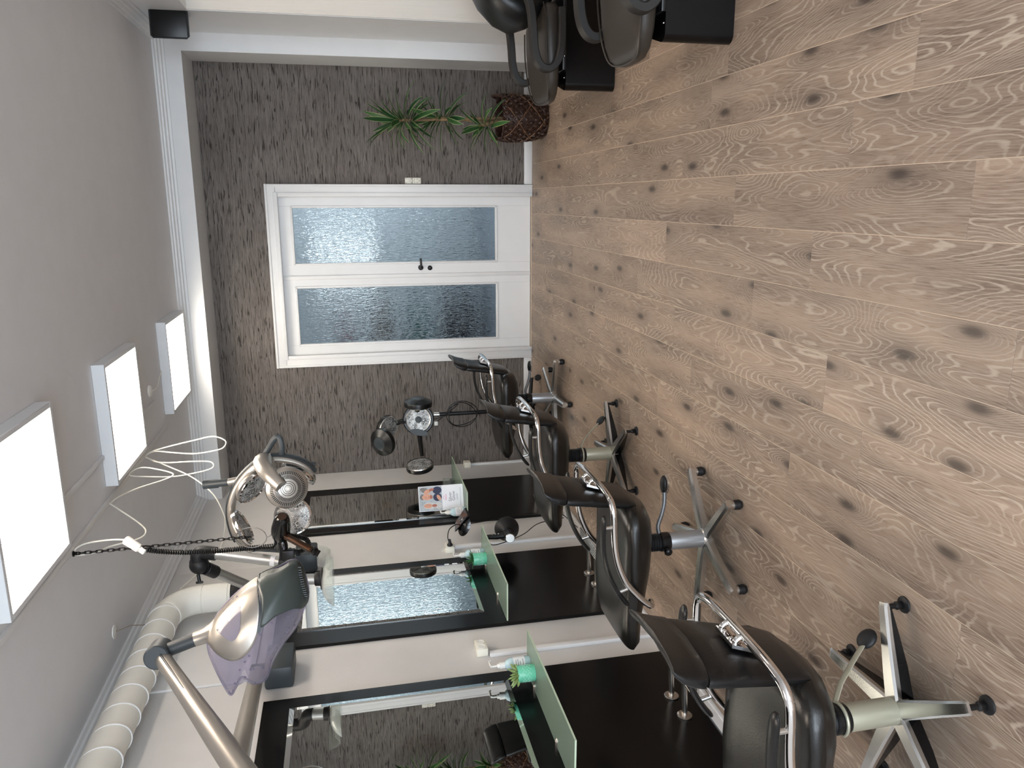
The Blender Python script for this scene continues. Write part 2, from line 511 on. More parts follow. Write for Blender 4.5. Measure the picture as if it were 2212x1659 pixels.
# floor: a pale slab whose colour paints the bevel highlights along the joints, boards laid along the room
floor = sbox('floor', 'joint_highlight', -0.05, 4.75, -9.65, 0.05, -0.06, -0.0018)
PW, PL = 0.1925, 1.2
OFFS = {1: .739, 0: .491, -1: .99, -2: .337, -3: 1.18, -4: .475}
def plank_mesh(x0, x1, y0, y1):
    b = MB().b2(x0, x1, y0, y1, -0.0018, 0.0, bev=0.0006, seg=1)
    me = b.mesh('plank', 20, True); me.materials.append(MATS['oak_plank']); return me
full = plank_mesh(-PW / 2 + 0.0012, PW / 2 - 0.0012, -PL + 0.0002, -0.0002)
cut = {}
XMIN, XMAX, YMIN, YMAX = 0.0, 4.7, -9.6, 0.0
for i in range(-12, 13):
    xa = 2.28 + i * PW; xb = xa + PW
    if xb < XMIN or xa > XMAX: continue
    off = OFFS.get(i, (i * 0.37 + 0.13) % 1.2)
    y = 1.2 - off
    while y > YMIN:
        y0, y1 = max(y - PL, YMIN), min(y, YMAX)
        if y1 - y0 > 0.03:
            x0, x1 = max(xa, XMIN), min(xb, XMAX)
            if x1 - x0 > PW - 1e-4 and y1 - y0 > PL - 1e-4:
                me = full
            else:
                me = plank_mesh(x0 - (xa + PW / 2) + 0.0012, x1 - (xa + PW / 2) - 0.0012, y0 - y + 0.0002, y1 - y - 0.0002)
            o = bpy.data.objects.new('plank', me); COL.objects.link(o)
            o.location = (xa + PW / 2, y, 0); o.parent = floor
        y -= PL

sbox('ceiling', 'paint_ceiling', -0.1, 4.8, -9.7, 0.12, H, H + 0.1)
sbox('wall_left', 'paint_wall', -0.12, 0.0, -9.7, 0.12, -0.02, H)
b = MB()
b.b2(-0.1, 0.972, 0.0, 0.12, -0.02, H); b.b2(2.248, 3.3, 0.0, 0.12, -0.02, H); b.b2(0.972, 2.248, 0.0, 0.12, 2.005, H)
struct(b.build('wall_back', 'bark_plaster', sharp=20), 'grey bark-textured plaster wall around the double door')
b = MB()
b.b2(3.161, 3.30, -0.403, 0.001, -0.02, H); b.b2(3.277, 3.60, -1.05, 0.001, -0.02, H)
b.b2(3.277, 3.42, -9.6, -1.05, 2.33, H)
struct(b.build('wall_right', 'paint_trim', sharp=20), 'white boxed pier and header on the right of the textured wall')
b = MB(); b.b2(3.42, 4.75, -1.075, -1.045, -0.02, H)
b.b2(3.281, 3.42, -1.06, -1.051, 0.0, 2.33)
struct(b.build('wall_alcove', 'wallpaper'), 'pale ribbed wallpaper behind the wash stations')
sbox('wall_alcove_side', 'paint_wall', 4.7, 4.8, -9.7, -1.0, -0.02, H)
b = MB()
b.b2(-0.1, 0.1, -9.7, -9.6, -0.02, H); b.b2(2.3, 2.6, -9.7, -9.6, -0.02, H); b.b2(4.5, 4.8, -9.7, -9.6, -0.02, H)
b.b2(0.1, 2.3, -9.7, -9.6, 2.6, H); b.b2(2.6, 4.5, -9.7, -9.6, 2.6, H)
b.b2(0.1, 2.3, -9.7, -9.6, -0.02, 0.3); b.b2(2.6, 4.5, -9.7, -9.6, -0.02, 0.3)
struct(b.build('wall_front', 'paint_wall'))
for n_, (x0, x1) in ((1, (0.1, 2.3)), (2, (2.6, 4.5))):
    w = MB()
    for (a, c) in ((x0, x0 + 0.05), (x1 - 0.05, x1)): w.b2(a, c, -9.69, -9.61, 0.3, 2.6)
    w.b2(x0, x1, -9.69, -9.61, 0.3, 0.35); w.b2(x0, x1, -9.69, -9.61, 2.55, 2.6)
    struct(w.build('window_%d' % n_, 'paint_trim'))
# boxed beam above the textured wall, crown mouldings
bm_ = MB().b2(0.0, 3.161, -0.403, 0.001, 2.492, H)
struct(bm_.build('trim_1', 'paint_trim'), 'white boxed beam across the top of the textured wall')
CROWN = [(0, 0), (0.062, 0), (0.062, -0.010), (0.048, -0.016), (0.046, -0.026), (0.030, -0.034), (0.028, -0.044), (0.012, -0.050), (0.010, -0.064), (0, -0.066)]
def crown(name, o, out, along):
    return struct(MB().prism(CROWN, o, out, (0, 0, 1), along).build(name, 'paint_trim', sharp=25))
crown('trim_2', (0, 0.0, H), (1, 0, 0), (0, -9.6, 0))
crown('trim_3', (0.0, -0.403, H), (0, -1, 0), (3.277, 0, 0))
crown('trim_4', (3.277, -0.403, H), (-1, 0, 0), (0, -9.2, 0))
# slightly proud plaster field high on the left wall, its edges catch the light
sbox('trim_5', 'paint_wall', 0.0, 0.012, -2.862, -1.672, 2.02, 2.594, bev=0.003)
# skirting boards
def skirting(name, x0, x1, y0, y1, h=0.066, parent=None):
    b = MB(); b.b2(x0, x1, y0, y1, 0, h, bev=0.004)
    return struct(b.build(name, 'paint_trim'))
skirting('baseboard_back_left', 0.0, 0.905, -0.016, 0.0)
skirting('baseboard_back_right', 2.315, 3.161, -0.016, 0.0)
o = skirting('baseboard_left', 0.0, 0.016, -9.6, 0.0, 0.058)
MB().b2(0.0, 0.022, -9.6, 0.0, 0.0, 0.020, bev=0.004).build('shoe_moulding', 'paint_trim', o)
skirting('baseboard_pier', 3.147, 3.161, -0.403, 0.0)

# door casing and the two glazed leaves
b = MB()
for (x0, x1, xi0, xi1, xo0, xo1) in ((0.910, 0.985, 0.968, 1.000, 0.906, 0.924), (2.235, 2.309, 2.220, 2.252, 2.295, 2.313)):
    b.b2(x0, x1, -0.022, 0.003, 0.0, 1.9845, bev=0.004)
    b.b2(xi0, xi1, -0.030, 0.002, 0.0, 1.970, bev=0.005)
    b.b2(xo0, xo1, -0.031, 0.002, 0.0, 2.0445, bev=0.004)
b.b2(0.912, 2.307, -0.0225, 0.0035, 1.985, 2.058, bev=0.004)
b.b2(0.966, 2.254, -0.0302, 0.0015, 1.9705, 2.002, bev=0.005)
b.b2(0.905, 2.314, -0.0312, 0.0015, 2.045, 2.063, bev=0.004)
b.b2(0.950, 0.985, 0.004, 0.118, 0.0, 2.005); b.b2(2.235, 2.27, 0.004, 0.118, 0.0, 2.005); b.b2(0.95, 2.27, 0.004, 0.118, 1.988, 2.03)
struct(b.build('trim_6', 'paint_trim', sharp=25), 'white moulded casing around the double door')
def leaf(name, x0, x1, gx0, gx1, gz0, gz1, label):
    r = struct(thing(name, label, 'door', ((x0 + x1) / 2, 0.05, 0.004)))
    del r['category']
    yf = 0.032
    for (nm, a) in (('stile', (x0, gx0, yf, yf + 0.04, 0.004, 1.986)), ('stile', (gx1, x1, yf, yf + 0.04, 0.004, 1.986)),
                    ('rail', (gx0, gx1, yf, yf + 0.04, 0.004, gz0)), ('rail', (gx0, gx1, yf, yf + 0.04, gz1, 1.986))):
        MB().b2(*a, bev=0.001, seg=1).build(nm, 'paint_trim', r, world=True)
    w = 0.014
    for a in ((gx0 - 0.004, gx0 + w, gz0, gz1), (gx1 - w, gx1 + 0.004, gz0, gz1), (gx0, gx1, gz0 - 0.004, gz0 + w), (gx0, gx1, gz1 - w, gz1 + 0.004)):
        MB().b2(a[0], a[1], yf - 0.007, yf + 0.03, a[2], a[3], bev=0.004).build('glazing_bead', 'paint_trim', r, world=True)
    MB().b2(gx0 + 0.003, gx1 - 0.003, yf + 0.014, yf + 0.019, gz0 + 0.003, gz1 - 0.003).build('glass_pane', 'ripple_glass', r, world=True)
    return r
d1 = leaf('door_1', 0.988, 1.600, 1.068, 1.536, 0.278, 1.885, 'left white door leaf with rippled glass pane')
d2 = leaf('door_2', 1.602, 2.232, 1.702, 2.150, 0.282, 1.885, 'right white door leaf with rippled glass and black lever handle')
MB().b2(1.590, 1.622, 0.020, 0.034, 0.004, 1.984, bev=0.005).build('meeting_strip', 'paint_trim', d1, world=True)
hd = MB().lathe([(0.006, 0), (0.021, 0.001), (0.021, 0.006), (0.012, 0.010)], (1.668, 0.032, 0.905), (0, -1, 0), 20).build('handle_rosette', 'handle_dark', d2, world=True)
MB().tube(smooth([(1.668, 0.026, 0.905), (1.668, -0.016, 0.905), (1.676, -0.024, 0.9055), (1.70, -0.026, 0.907), (1.745, -0.024, 0.909)], 5), 0.0085, 10).build('lever', 'handle_dark', hd, world=True)
MB().lathe([(0.004, 0), (0.019, 0.001), (0.019, 0.006), (0.008, 0.010), (0.007, 0.004)], (1.664, 0.032, 0.832), (0, -1, 0), 20).build('lock_rosette', 'handle_dark', d2, world=True)

# the room beyond the doors, seen only through the rippled glass
b = MB(); b.b2(0.0, 0.06, 0.12, 2.6, 0, 2.5); b.b2(3.1, 3.16, 0.12, 2.6, 0, 2.5); b.b2(0.0, 3.16, 2.6, 2.66, 0, 2.5); b.b2(0.0, 3.16, 0.12, 2.66, 2.45, 2.5)
struct(b.build('wall_beyond', 'back_room_wall'), 'pale blue walls of the room beyond the double door')
sbox('floor_beyond', 'back_room_floor', 0.0, 3.16, 0.05, 2.66, -0.06, -0.001)
t = NT('added_glow_pane'); e = t.n('ShaderNodeEmission'); e.inputs[0].default_value = (0.84, 0.93, 1.0, 1); e.inputs[1].default_value = 2.9  # emission of the unseen side pane added to light the back room
t.link(e.outputs[0], t.N['Material Output'].inputs[0])
t = NT('daylight_pane_dim'); e = t.n('ShaderNodeEmission'); e.inputs[0].default_value = (0.86, 0.94, 1.0, 1); e.inputs[1].default_value = 3.0
t.link(e.outputs[0], t.N['Material Output'].inputs[0])
def back_window(name, label, x0, x1, y0, y1, z0, z1, pm='added_glow_pane'):
    w = struct(thing(name, label, 'window', ((x0 + x1) / 2, (y0 + y1) / 2, z0))); del w['category']
    MB().b2(x0, x1, y0, y1, z0, z1).build('pane', pm, w, world=True)
    fr = MB(); k = 0.04
    if x1 - x0 > y1 - y0:
        for q in ((x0 - k, x0, z0 - k, z1 + k), (x1, x1 + k, z0 - k, z1 + k), (x0, x1, z0 - k, z0), (x0, x1, z1, z1 + k)): fr.b2(q[0], q[1], y0 - 0.02, y1 + 0.008, q[2], q[3])
    else:
        for q in ((y0 - k, y0, z0 - k, z1 + k), (y1, y1 + k, z0 - k, z1 + k), (y0, y1, z0 - k, z0), (y0, y1, z1, z1 + k)): fr.b2(x0 - 0.02, x1 + 0.008, q[0], q[1], q[2], q[3])
    fr.build('window_frame', 'paint_trim', w, world=True)
back_window('window_3', 'bright daylit window glimpsed through the right door glass', 1.56, 1.67, 2.575, 2.590, 1.15, 1.85, 'daylight_pane_dim')
back_window('window_4', 'unseen glowing pane added to light the room beyond the double door', 3.080, 3.092, 0.4, 2.3, 0.4, 2.3)  # unseen emitter added to brighten the walls behind the door glass
SH = thing('storage_shelf', 'grey storage shelf blurred behind the left door glass', 'shelf', (0.75, 2.2, 0))
for z in (0.10, 0.62, 1.02, 1.42): MB().b2(0.12, 1.25, 1.95, 2.4, z - 0.012, z + 0.012).build('shelf_board', 'back_room_wall', SH, world=True)
for x in (0.13, 1.24):
    for y in (1.97, 2.38): MB().b2(x - 0.012, x + 0.012, y - 0.012, y + 0.012, 0, 1.7).build('post', 'aluminium', SH, world=True)
for (nm, m, x0, x1, z0, h_, lab) in (('towel_stack', 'cloth_dark', 0.45, 1.15, 0.112, 0.34, 'dark towels low on the shelf behind the left door glass'),
                                    ('towel_stack', 'cloth_teal', 0.30, 1.00, 0.632, 0.22, 'teal towels on the shelf behind the left door glass'),
                                    ('towel_stack', 'cloth_brown', 0.3, 1.1, 1.032, 0.2, 'brown towels on the shelf behind the left door glass'),
                                    ('towel_stack', 'cloth_red', 0.25, 0.8, 1.432, 0.16, 'red towels on top of the shelf behind the left door glass')):
    r = thing(nm, lab, 'towels', ((x0 + x1) / 2, 2.17, z0), 0, 'towels seen through the door glass')
    k = 4
    for j in range(k):
        MB().b2(x0 + 0.01 * (j % 2), x1 - 0.012 * (j % 3), 2.0, 2.34, z0 + j * h_ / k, z0 + (j + 1) * h_ / k, bev=0.02).build('towel', m, r, world=True)

# socket pair beside the door
r = thing('light_switch', 'white switch and socket plate on the grey wall beside the door', 'switch', (2.340, 0.0, 0.95))
MB().b2(2.317, 2.363, -0.010, 0.0, 0.955, 1.012, bev=0.003).build('switch_plate', 'socket_white', r, world=True)
MB().b2(2.317, 2.363, -0.010, 0.0, 0.888, 0.953, bev=0.003).build('socket_plate', 'socket_white', r, world=True)
MB().b2(2.331, 2.349, -0.014, -0.008, 0.972, 0.996, bev=0.002).build('rocker', 'white_plastic', r, world=True)
for (x, z) in ((2.325, 1.004), (2.355, 1.004), (2.325, 0.962), (2.355, 0.962), (2.328, 0.938), (2.352, 0.938), (2.328, 0.918), (2.352, 0.918), (2.340, 0.903), (2.340, 0.942)):
    MB().cyl((x, -0.0085, z), (x, -0.0112, z), 0.0028, 8).build('hole', 'socket_dark', r, world=True)

# ------------------------------------------------------------------ ceiling lamps
def led(name, cx, cy, label, mt):
    r = thing(name, label, 'ceiling lamp', (cx, cy, 2.605), 0, 'square LED panels on the ceiling')
    hb = 0.2925; hi = 0.272
    for a in ((-hb, hb, -hb, -hi), (-hb, hb, hi, hb), (-hb, -hi, -hi, hi), (hi, hb, -hi, hi)):
        MB().b2(cx + a[0], cx + a[1], cy + a[2], cy + a[3], 2.603, 2.659, bev=0.0015, seg=1).build('frame_side', 'lamp_housing', r, world=True)
    MB().b2(cx - hi, cx + hi, cy - hi, cy + hi, 2.607, 2.611).build('diffuser', mt, r, world=True)
    return r
led('led_panel', 1.168, -3.443, 'square LED ceiling panel nearest to the camera', 'led_warm')
led('led_panel', 1.168, -2.182, 'middle of the three square LED ceiling panels', 'led_neutral')
led('led_panel', 1.168, -0.877, 'square LED ceiling panel nearest to the textured wall', 'led_neutral')
led('led_panel', 1.168, -5.20, 'unseen LED ceiling panel added for light past the camera end of the row', 'led_warm')  # extra panel out of view, added to bring more light into the room
led('led_panel', 4.02, -2.3, 'square LED ceiling panel above the wash stations', 'led_warm')

# cable trunking on the ceiling and the walls
def trunk(name, label, *b):
    return tag(MB().b2(*b, bev=0.003).build(name, 'paint_trim'), label, 'trunking')
trunk('cable_trunking', 'long white cable trunking on the ceiling left of the LED panels', 0.795, 0.819, -6.5, -1.20, 2.645, H)
trunk('cable_trunking', 'short white trunking between the near and middle LED panels', 1.01, 1.032, -3.15, -2.41, 2.648, H)
trunk('cable_trunking', 'short white trunking behind the middle LED panel', 1.015, 1.037, -1.89, -1.43, 2.648, H)
trunk('cable_trunking', 'white vertical trunking between middle and nearest mirror panels', 0.0, 0.020, -2.905, -2.872, 0.058, 0.90)
trunk('cable_trunking', 'white vertical trunking between far and middle mirror panels', 0.0, 0.020, -1.655, -1.625, 0.058, 0.90)
trunk('cable_trunking', 'white vertical trunking in the corner beside the textured wall', 0.0, 0.020, -0.075, -0.045, 0.066, 0.55)
r = thing('ceiling_rosette', 'small round white cable outlet between two LED panels', 'outlet', (1.105, -1.492, 2.65))
MB().lathe([(0.035, 0), (0.034, -0.008), (0.026, -0.014), (0.004, -0.016)], (1.105, -1.492, H), (0, 0, 1), 24).build('cover', 'white_plastic', r, world=True)
MB().tube(smooth([(1.105, -1.492, 2.645), (1.11, -1.42, 2.630), (1.13, -1.32, 2.640), (1.15, -1.22, 2.648), (1.16, -1.16, 2.655)], 5), 0.003, 6).build('cable', 'cable_white', r, world=True)

# ================================================================== LEFT WALL: styling stations
STATIONS = (('far', -1.258, -0.435), ('middle', -2.635, -1.812), ('near', -3.880, -3.057))
MIR = {'far': (-1.160, -0.572), 'middle': (-2.500, -1.893), 'near': (-3.742, -3.135)}
WORD = {'far': 'farthest, next to the textured wall', 'middle': 'middle one of the three', 'near': 'nearest to the camera'}
for nm, y0, y1 in STATIONS:
    p_ = MB().b2(0.0005, 0.020, y0, y1, 0.068, 1.955, bev=0.0015, seg=1).build('styling_station', 'black_laminate')
    tag(p_, 'glossy black wall panel behind a mirror, ' + WORD[nm], 'wall panel', 'black styling panels')
    m0, m1 = MIR[nm]
    z0, z1 = 0.858, 1.838
    # mirror with a ground bevel all round
    b = MB(); w = 0.022; xf, xb = 0.0262, 0.0232
    O = [(xb, m0, z0), (xb, m1, z0), (xb, m1, z1), (xb, m0, z1)]
    I = [(xf, m0 + w, z0 + w), (xf, m1 - w, z0 + w), (xf, m1 - w, z1 - w), (xf, m0 + w, z1 - w)]
    B_ = [(0.0205, a[1], a[2]) for a in O]
    b.loft([B_, O, I])
    tag(b.build('wall_mirror', 'mirror', sharp=0.5, smooth_sh=False), {'far': 'tall mirror on the farthest black panel, beside the leaflet', 'middle': 'tall mirror on the middle black panel, showing blue door glass', 'near': 'tall mirror on the nearest black panel, showing the grey wall'}[nm], 'mirror', 'mirrors on the black panels')
    # glass shelf on two dome brackets
    sy0, sy1 = {'far': (-1.275, -0.495), 'middle': (-2.625, -1.845), 'near': (-3.865, -3.085)}[nm]
    r = thing('glass_shelf', {'far': 'frosted green glass shelf under the farthest mirror', 'middle': 'frosted green glass shelf under the middle mirror', 'near': 'frosted green glass shelf under the nearest mirror'}[nm], 'shelf', (0.02, (sy0 + sy1) / 2, 0.752), 0, 'glass shelves under the mirrors')
    MB().b2(0.024, 0.236, sy0 + 0.002, sy1 - 0.002, 0.7515, 0.7585).build('glass_plate', 'glass_shelf', r, world=True)
    e = MB()
    e.b2(0.236, 0.2375, sy0, sy1, 0.7515, 0.7585); e.b2(0.024, 0.2375, sy0, sy0 + 0.0018, 0.7515, 0.7585); e.b2(0.024, 0.2375, sy1 - 0.0018, sy1, 0.7515, 0.7585)
    e.build('polished_edge', 'glass_edge', r, world=True)
    for ky in (sy0 + 0.245, sy1 - 0.155):
        MB().lathe([(0.011, 0), (0.0115, 0.028), (0.009, 0.037), (0.004, 0.041)], (0.0202, ky, 0.755), (1, 0, 0), 16).build('bracket', 'steel_brushed', r, world=True)
    # footrest: two flanged posts carrying a ribbed tread
    cy = {'far': -0.97, 'middle': -2.265, 'near': -3.476}[nm]
    r = thing('footrest', {'far': 'steel footrest low on the farthest black panel', 'middle': 'steel footrest low on the middle black panel', 'near': 'steel footrest low on the nearest black panel'}[nm], 'footrest', (0.02, cy, 0.168), 0, 'steel footrests on the panels')
    for dy in (-0.070, 0.070):
        MB().lathe([(0.030, 0), (0.0325, 0.0015), (0.0325, 0.0055), (0.030, 0.007), (0.014, 0.0075)], (0.0202, cy + dy, 0.167), (1, 0, 0), 28).build('flange', 'steel_brushed', r, world=True)
        MB().cyl((0.026, cy + dy, 0.167), (0.212, cy + dy, 0.178), 0.0125, 18).build('post', 'steel_brushed', r, world=True)
    tr = MB().b2(0.185, 0.262, cy - 0.215, cy + 0.205, 0.180, 0.188, bev=0.003).build('tread', 'aluminium', r, world=True)
    for j in range(5):
        MB().b2(0.191 + j * 0.0145, 0.198 + j * 0.0145, cy - 0.212, cy + 0.202, 0.187, 0.1905, bev=0.001, seg=1).build('rib', 'aluminium', tr, world=True)

# double sockets on the left wall
def socket(label, y, z, dy=0.045, plug=False):
    r = thing('wall_socket', label, 'socket', (0.0, y, z), 0, 'double sockets on the left wall')
    MB().b2(0.0, 0.042, y - dy, y + dy, z - 0.028, z + 0.028, bev=0.004).build('housing', 'socket_white', r, world=True)
    for d in (-0.021, 0.021):
        k = MB().lathe([(0.019, 0), (0.019, 0.0015), (0.0165, 0.0022), (0.0155, -0.004), (0.001, -0.004)], (0.0425, y + d, z), (1, 0, 0), 24).build('outlet', 'white_plastic', r, world=True)
        for q in (-0.006, 0.006):
            MB().cyl((0.0385, y + d + q * 0.7, z + q), (0.0408, y + d + q * 0.7, z + q), 0.0024, 8).build('hole', 'socket_dark', k, world=True)
    return r
socket('white double socket with two empty outlets above the nearest glass shelf', -2.845, 0.935)
socket('white double socket with a black plug between far and middle mirrors', -1.665, 0.935)
tag(MB().b2(0.0, 0.045, -0.115, -0.045, 0.545, 0.60, bev=0.004).build('socket_box', 'socket_white'), 'small cream junction box in the corner by the textured wall', 'junction box')

# ------------------------------------------------------------------ things on the shelves
ZS = 0.7586
def bottle(x, y, label, k=1.0):
    r = thing('pump_bottle', label, 'bottle', (x, y, ZS), 0, 'pump bottles on the glass shelves')
    R_ = 0.026 * k; h = 0.098 * k
    bd = MB().lathe([(R_ * 0.9, 0), (R_, 0.004), (R_, h * 0.72), (R_ * 0.97, h * 0.80), (R_ * 0.75, h * 0.92), (R_ * 0.42, h)], (0, 0, 0), n=28).build('body', 'bottle_blue', r)
    MB().lathe([(R_ * 0.86, 0.003), (R_ * 0.93, 0.006), (R_ * 0.93, h * 0.22), (0.001, h * 0.22)], n=24).build('liquid', 'bottle_liquid', r)
    lb = MB().lathe([(R_ * 1.012, h * 0.22), (R_ * 1.012, h * 0.68)], n=28, cap=False).build('paper_label', 'label_white', r)
    MB().lathe([(R_ * 0.52, h), (R_ * 0.52, h + 0.020 * k), (R_ * 0.36, h + 0.022 * k), (R_ * 0.34, h + 0.030 * k)], n=20).build('collar', 'white_plastic', r)
    pm = MB(); pm.cyl((0, 0, h + 0.028 * k), (0, 0, h + 0.05 * k), 0.0042 * k, 10)
    pm.tube([(0, 0, h + 0.052 * k), (0, 0.012 * k, h + 0.054 * k), (0, 0.036 * k, h + 0.053 * k), (0, 0.040 * k, h + 0.047 * k)], 0.0042 * k, 8)
    pm.build('pump', 'white_plastic', r)
    for (z, w_) in ((0.58, 0.9), (0.50, 1.1), (0.42, 0.5), (0.30, 1.2)):
        a = [-0.9 - w_ / 2 + w_ * q / 5 for q in range(6)]
        MB().loft([[Vector((R_ * 1.02 * math.cos(t_), R_ * 1.02 * math.sin(t_), h * z + dz)) for dz in (-0.0012, 0.0012)] for t_ in a], cap=False).build('print_line', 'label_ink', lb)
    return r
def pot(x, y, label, R_=0.037, h=0.080):
    r = thing('plant_pot', label, 'plant', (x, y, ZS), 0, 'mint green pots on the glass shelves')
    p_ = MB().lathe([(R_ * 0.97, 0), (R_, 0.003), (R_ * 1.0, h - 0.003), (R_ * 0.97, h), (R_ * 0.88, h), (R_ * 0.86, h * 0.8), (0.001, h * 0.8)], n=32).build('pot', 'pot_mint', r)
    # raised lozenge ornament
    n_ = 11
    for k in range(n_):
        for (row, s_) in ((0.36, 1), (0.62, 1)):
            a0 = 2 * math.pi * (k + (0.5 if row > 0.5 else 0)) / n_; da = math.pi / n_ * 0.8; dz = h * 0.12
            pts = []
            for (u_, v_) in ((-1, 0), (0, 1), (1, 0), (0, -1)):
                a = a0 + u_ * da
                pts.append(Vector((R_ * 1.005 * math.cos(a), R_ * 1.005 * math.sin(a), h * row + v_ * dz)))
            MB().tube(pts, 0.0008, 4, closed=True).build('lozenge', 'pot_mint_light', p_)
    MB().lathe([(R_ * 0.86, h * 0.84), (R_ * 0.4, h * 0.88), (0.001, h * 0.88)], n=20).build('soil', 'soil', r)
    return r
bottle(0.105, -3.140, 'pale blue pump bottle beside the mint pot on the nearest shelf', 1.2)
bottle(0.088, -1.930, 'pale blue pump bottle beside the mint pot on the middle shelf', 1.2)
bottle(0.078, -1.225, 'pale blue pump bottle beside the leaflet on the farthest shelf', 1.15)
r = pot(0.112, -3.232, 'mint green pot with a plump succulent on the nearest shelf')
for k in range(26):
    a = random.uniform(0, 6.28); el = random.uniform(0.15, 1.3); L_ = random.uniform(0.028, 0.055)
    dv = Vector((math.cos(a) * math.cos(el), math.sin(a) * math.cos(el), math.sin(el)))
    b0 = Vector((dv.x * 0.012, dv.y * 0.012, 0.07))
    MB().tube([b0, b0 + dv * L_ * 0.4, b0 + dv * L_ * 0.8 + Vector((0, 0, 0.004)), b0 + dv * L_ + Vector((0, 0, 0.006))], [0.0025, 0.0060, 0.0052, 0.001], 8, flat=[0.002, 0.0035, 0.003, 0.001]).build('leaf', 'succulent', r)
r = pot(0.092, -2.010, 'mint green pot with a dark spiky plant on the middle shelf')
for k in range(26):
    a = random.uniform(0, 6.28); el = random.uniform(0.35, 1.4); L_ = random.uniform(0.04, 0.07)
    dv = Vector((math.cos(a) * math.cos(el), math.sin(a) * math.cos(el), math.sin(el)))
    b0 = Vector((dv.x * 0.008, dv.y * 0.008, 0.068))
    MB().tube([b0, b0 + dv * L_ * 0.45 + Vector((0, 0, 0.003)), b0 + dv * L_], [0.003, 0.0035, 0.0004], 6, flat=[0.0015, 0.0015, 0.0004]).build('leaf', 'spiky_green', r)

# leaflet display on the far shelf
LX, LY = 0.135, -1.085
r = thing('leaflet_display', 'white leaflet display with a portrait photo of three people on the farthest shelf', 'display', (LX, LY, ZS), math.radians(20))
W2, HH = 0.088, 0.314
def lp(u_, v_, d=0.0):      # point on the leaning front card: u to the right, v up, d towards the viewer
    return Vector((u_, -0.020 + v_ * 0.09 - d, v_))
def card(name, u0, u1, v0, v1, d0, d1, m, par):
    return MB().loft([[lp(u0, v0, d0), lp(u1, v0, d0), lp(u1, v1, d0), lp(u0, v1, d0)], [lp(u0, v0, d1), lp(u1, v0, d1), lp(u1, v1, d1), lp(u0, v1, d1)]]).build(name, m, par)
fc = card('front_card', -W2, W2, 0.0, HH, -0.004, 0.0, 'card_white', r)
MB().loft([[Vector((-W2, 0.055, 0)), Vector((W2, 0.055, 0)), lp(W2, HH, -0.006), lp(-W2, HH, -0.006)], [Vector((-W2, 0.051, 0)), Vector((W2, 0.051, 0)), lp(W2, HH, -0.004), lp(-W2, HH, -0.004)]]).build('back_strut', 'card_white', r)
ph_ = card('photo_print', -W2 + 0.003, W2 - 0.003, 0.150, HH - 0.004, 0.0, 0.0006, 'print_pale', r)
def blob(u_, v_, a, b_, d, m, nm, rot=0.0):
    P = []
    for k in range(20):
        t_ = 2 * math.pi * k / 20
        x_, y_ = a * math.cos(t_), b_ * math.sin(t_)
        P.append(lp(u_ + x_ * math.cos(rot) - y_ * math.sin(rot), v_ + x_ * math.sin(rot) + y_ * math.cos(rot), d))
    q = MB(); q.bm.faces.new([q.bm.verts.new(v) for v in P]); return q.build(nm, m, ph_)
blob(0.056, 0.182, 0.026, 0.032, 0.0010, 'print_navy', 'printed_shirt')
blob(0.008, 0.182, 0.028, 0.030, 0.0012, 'print_navy', 'printed_shirt')
blob(-0.052, 0.176, 0.026, 0.026, 0.0012, 'print_silver_hair', 'printed_blouse')
blob(0.060, 0.270, 0.018, 0.032, 0.0011, 'print_hair', 'printed_hair', -0.3)
blob(0.050, 0.250, 0.015, 0.028, 0.0013, 'print_skin', 'printed_face', 0.4)
blob(0.062, 0.222, 0.010, 0.018, 0.0014, 'print_skin_dark', 'printed_hand', 0.2)
blob(0.014, 0.288, 0.021, 0.017, 0.0011, 'print_hair', 'printed_hair')
blob(0.012, 0.254, 0.021, 0.036, 0.0015, 'print_skin', 'printed_face')
blob(0.012, 0.226, 0.014, 0.010, 0.0016, 'print_skin_dark', 'printed_beard')
blob(0.004, 0.172, 0.022, 0.012, 0.0017, 'print_skin', 'printed_arm', 0.5)
blob(-0.050, 0.238, 0.024, 0.046, 0.0013, 'print_silver_hair', 'printed_hair')
blob(-0.050, 0.250, 0.016, 0.030, 0.0015, 'print_skin', 'printed_face')
blob(-0.050, 0.205, 0.010, 0.018, 0.0014, 'print_skin_dark', 'printed_neck')
for (fu, fv) in ((0.050, 0.252), (0.012, 0.260), (-0.050, 0.256)):
    for s_ in (-1, 1): blob(fu + s_ * 0.006, fv, 0.0026, 0.0015, 0.0018, 'print_hair', 'printed_eye')
    blob(fu, fv - 0.017, 0.005, 0.0018, 0.0018, 'print_skin_dark', 'printed_mouth')
TM = Matrix(((1, 0, 0, 0), (0, 0.09, -1, 0), (0, 1, 0, 0), (0, 0, 0, 1)))
def ltxt(s, u_, v_, size, m, nm):
    q = Matrix.Translation(lp(u_, v_, 0.0008)) @ TM
    return text_mesh(s, size, q, m, nm, r)
ltxt('Silver', 0.004, 0.092, 0.030, 'print_grey', 'lettering')
ltxt('Glow', 0.008, 0.068, 0.030, 'print_grey', 'lettering')
ltxt('WELLA', 0.002, 0.122, 0.014, 'print_pink', 'lettering')
MB().tube([lp(-0.012, 0.131, 0.001), lp(-0.006, 0.140, 0.001), lp(0.004, 0.141, 0.001), lp(0.010, 0.134, 0.001), lp(0.016, 0.137, 0.001)], 0.0009, 5).build('logo_swirl', 'print_pink', r)
for (v_, a, b_) in ((0.046, -0.02, 0.026), (0.040, -0.024, 0.02), (0.020, -0.066, 0.066)):
    MB().tube([lp(a, v_, 0.0008), lp(b_, v_, 0.0008)], 0.0007, 4).build('print_line', 'print_grey', r)
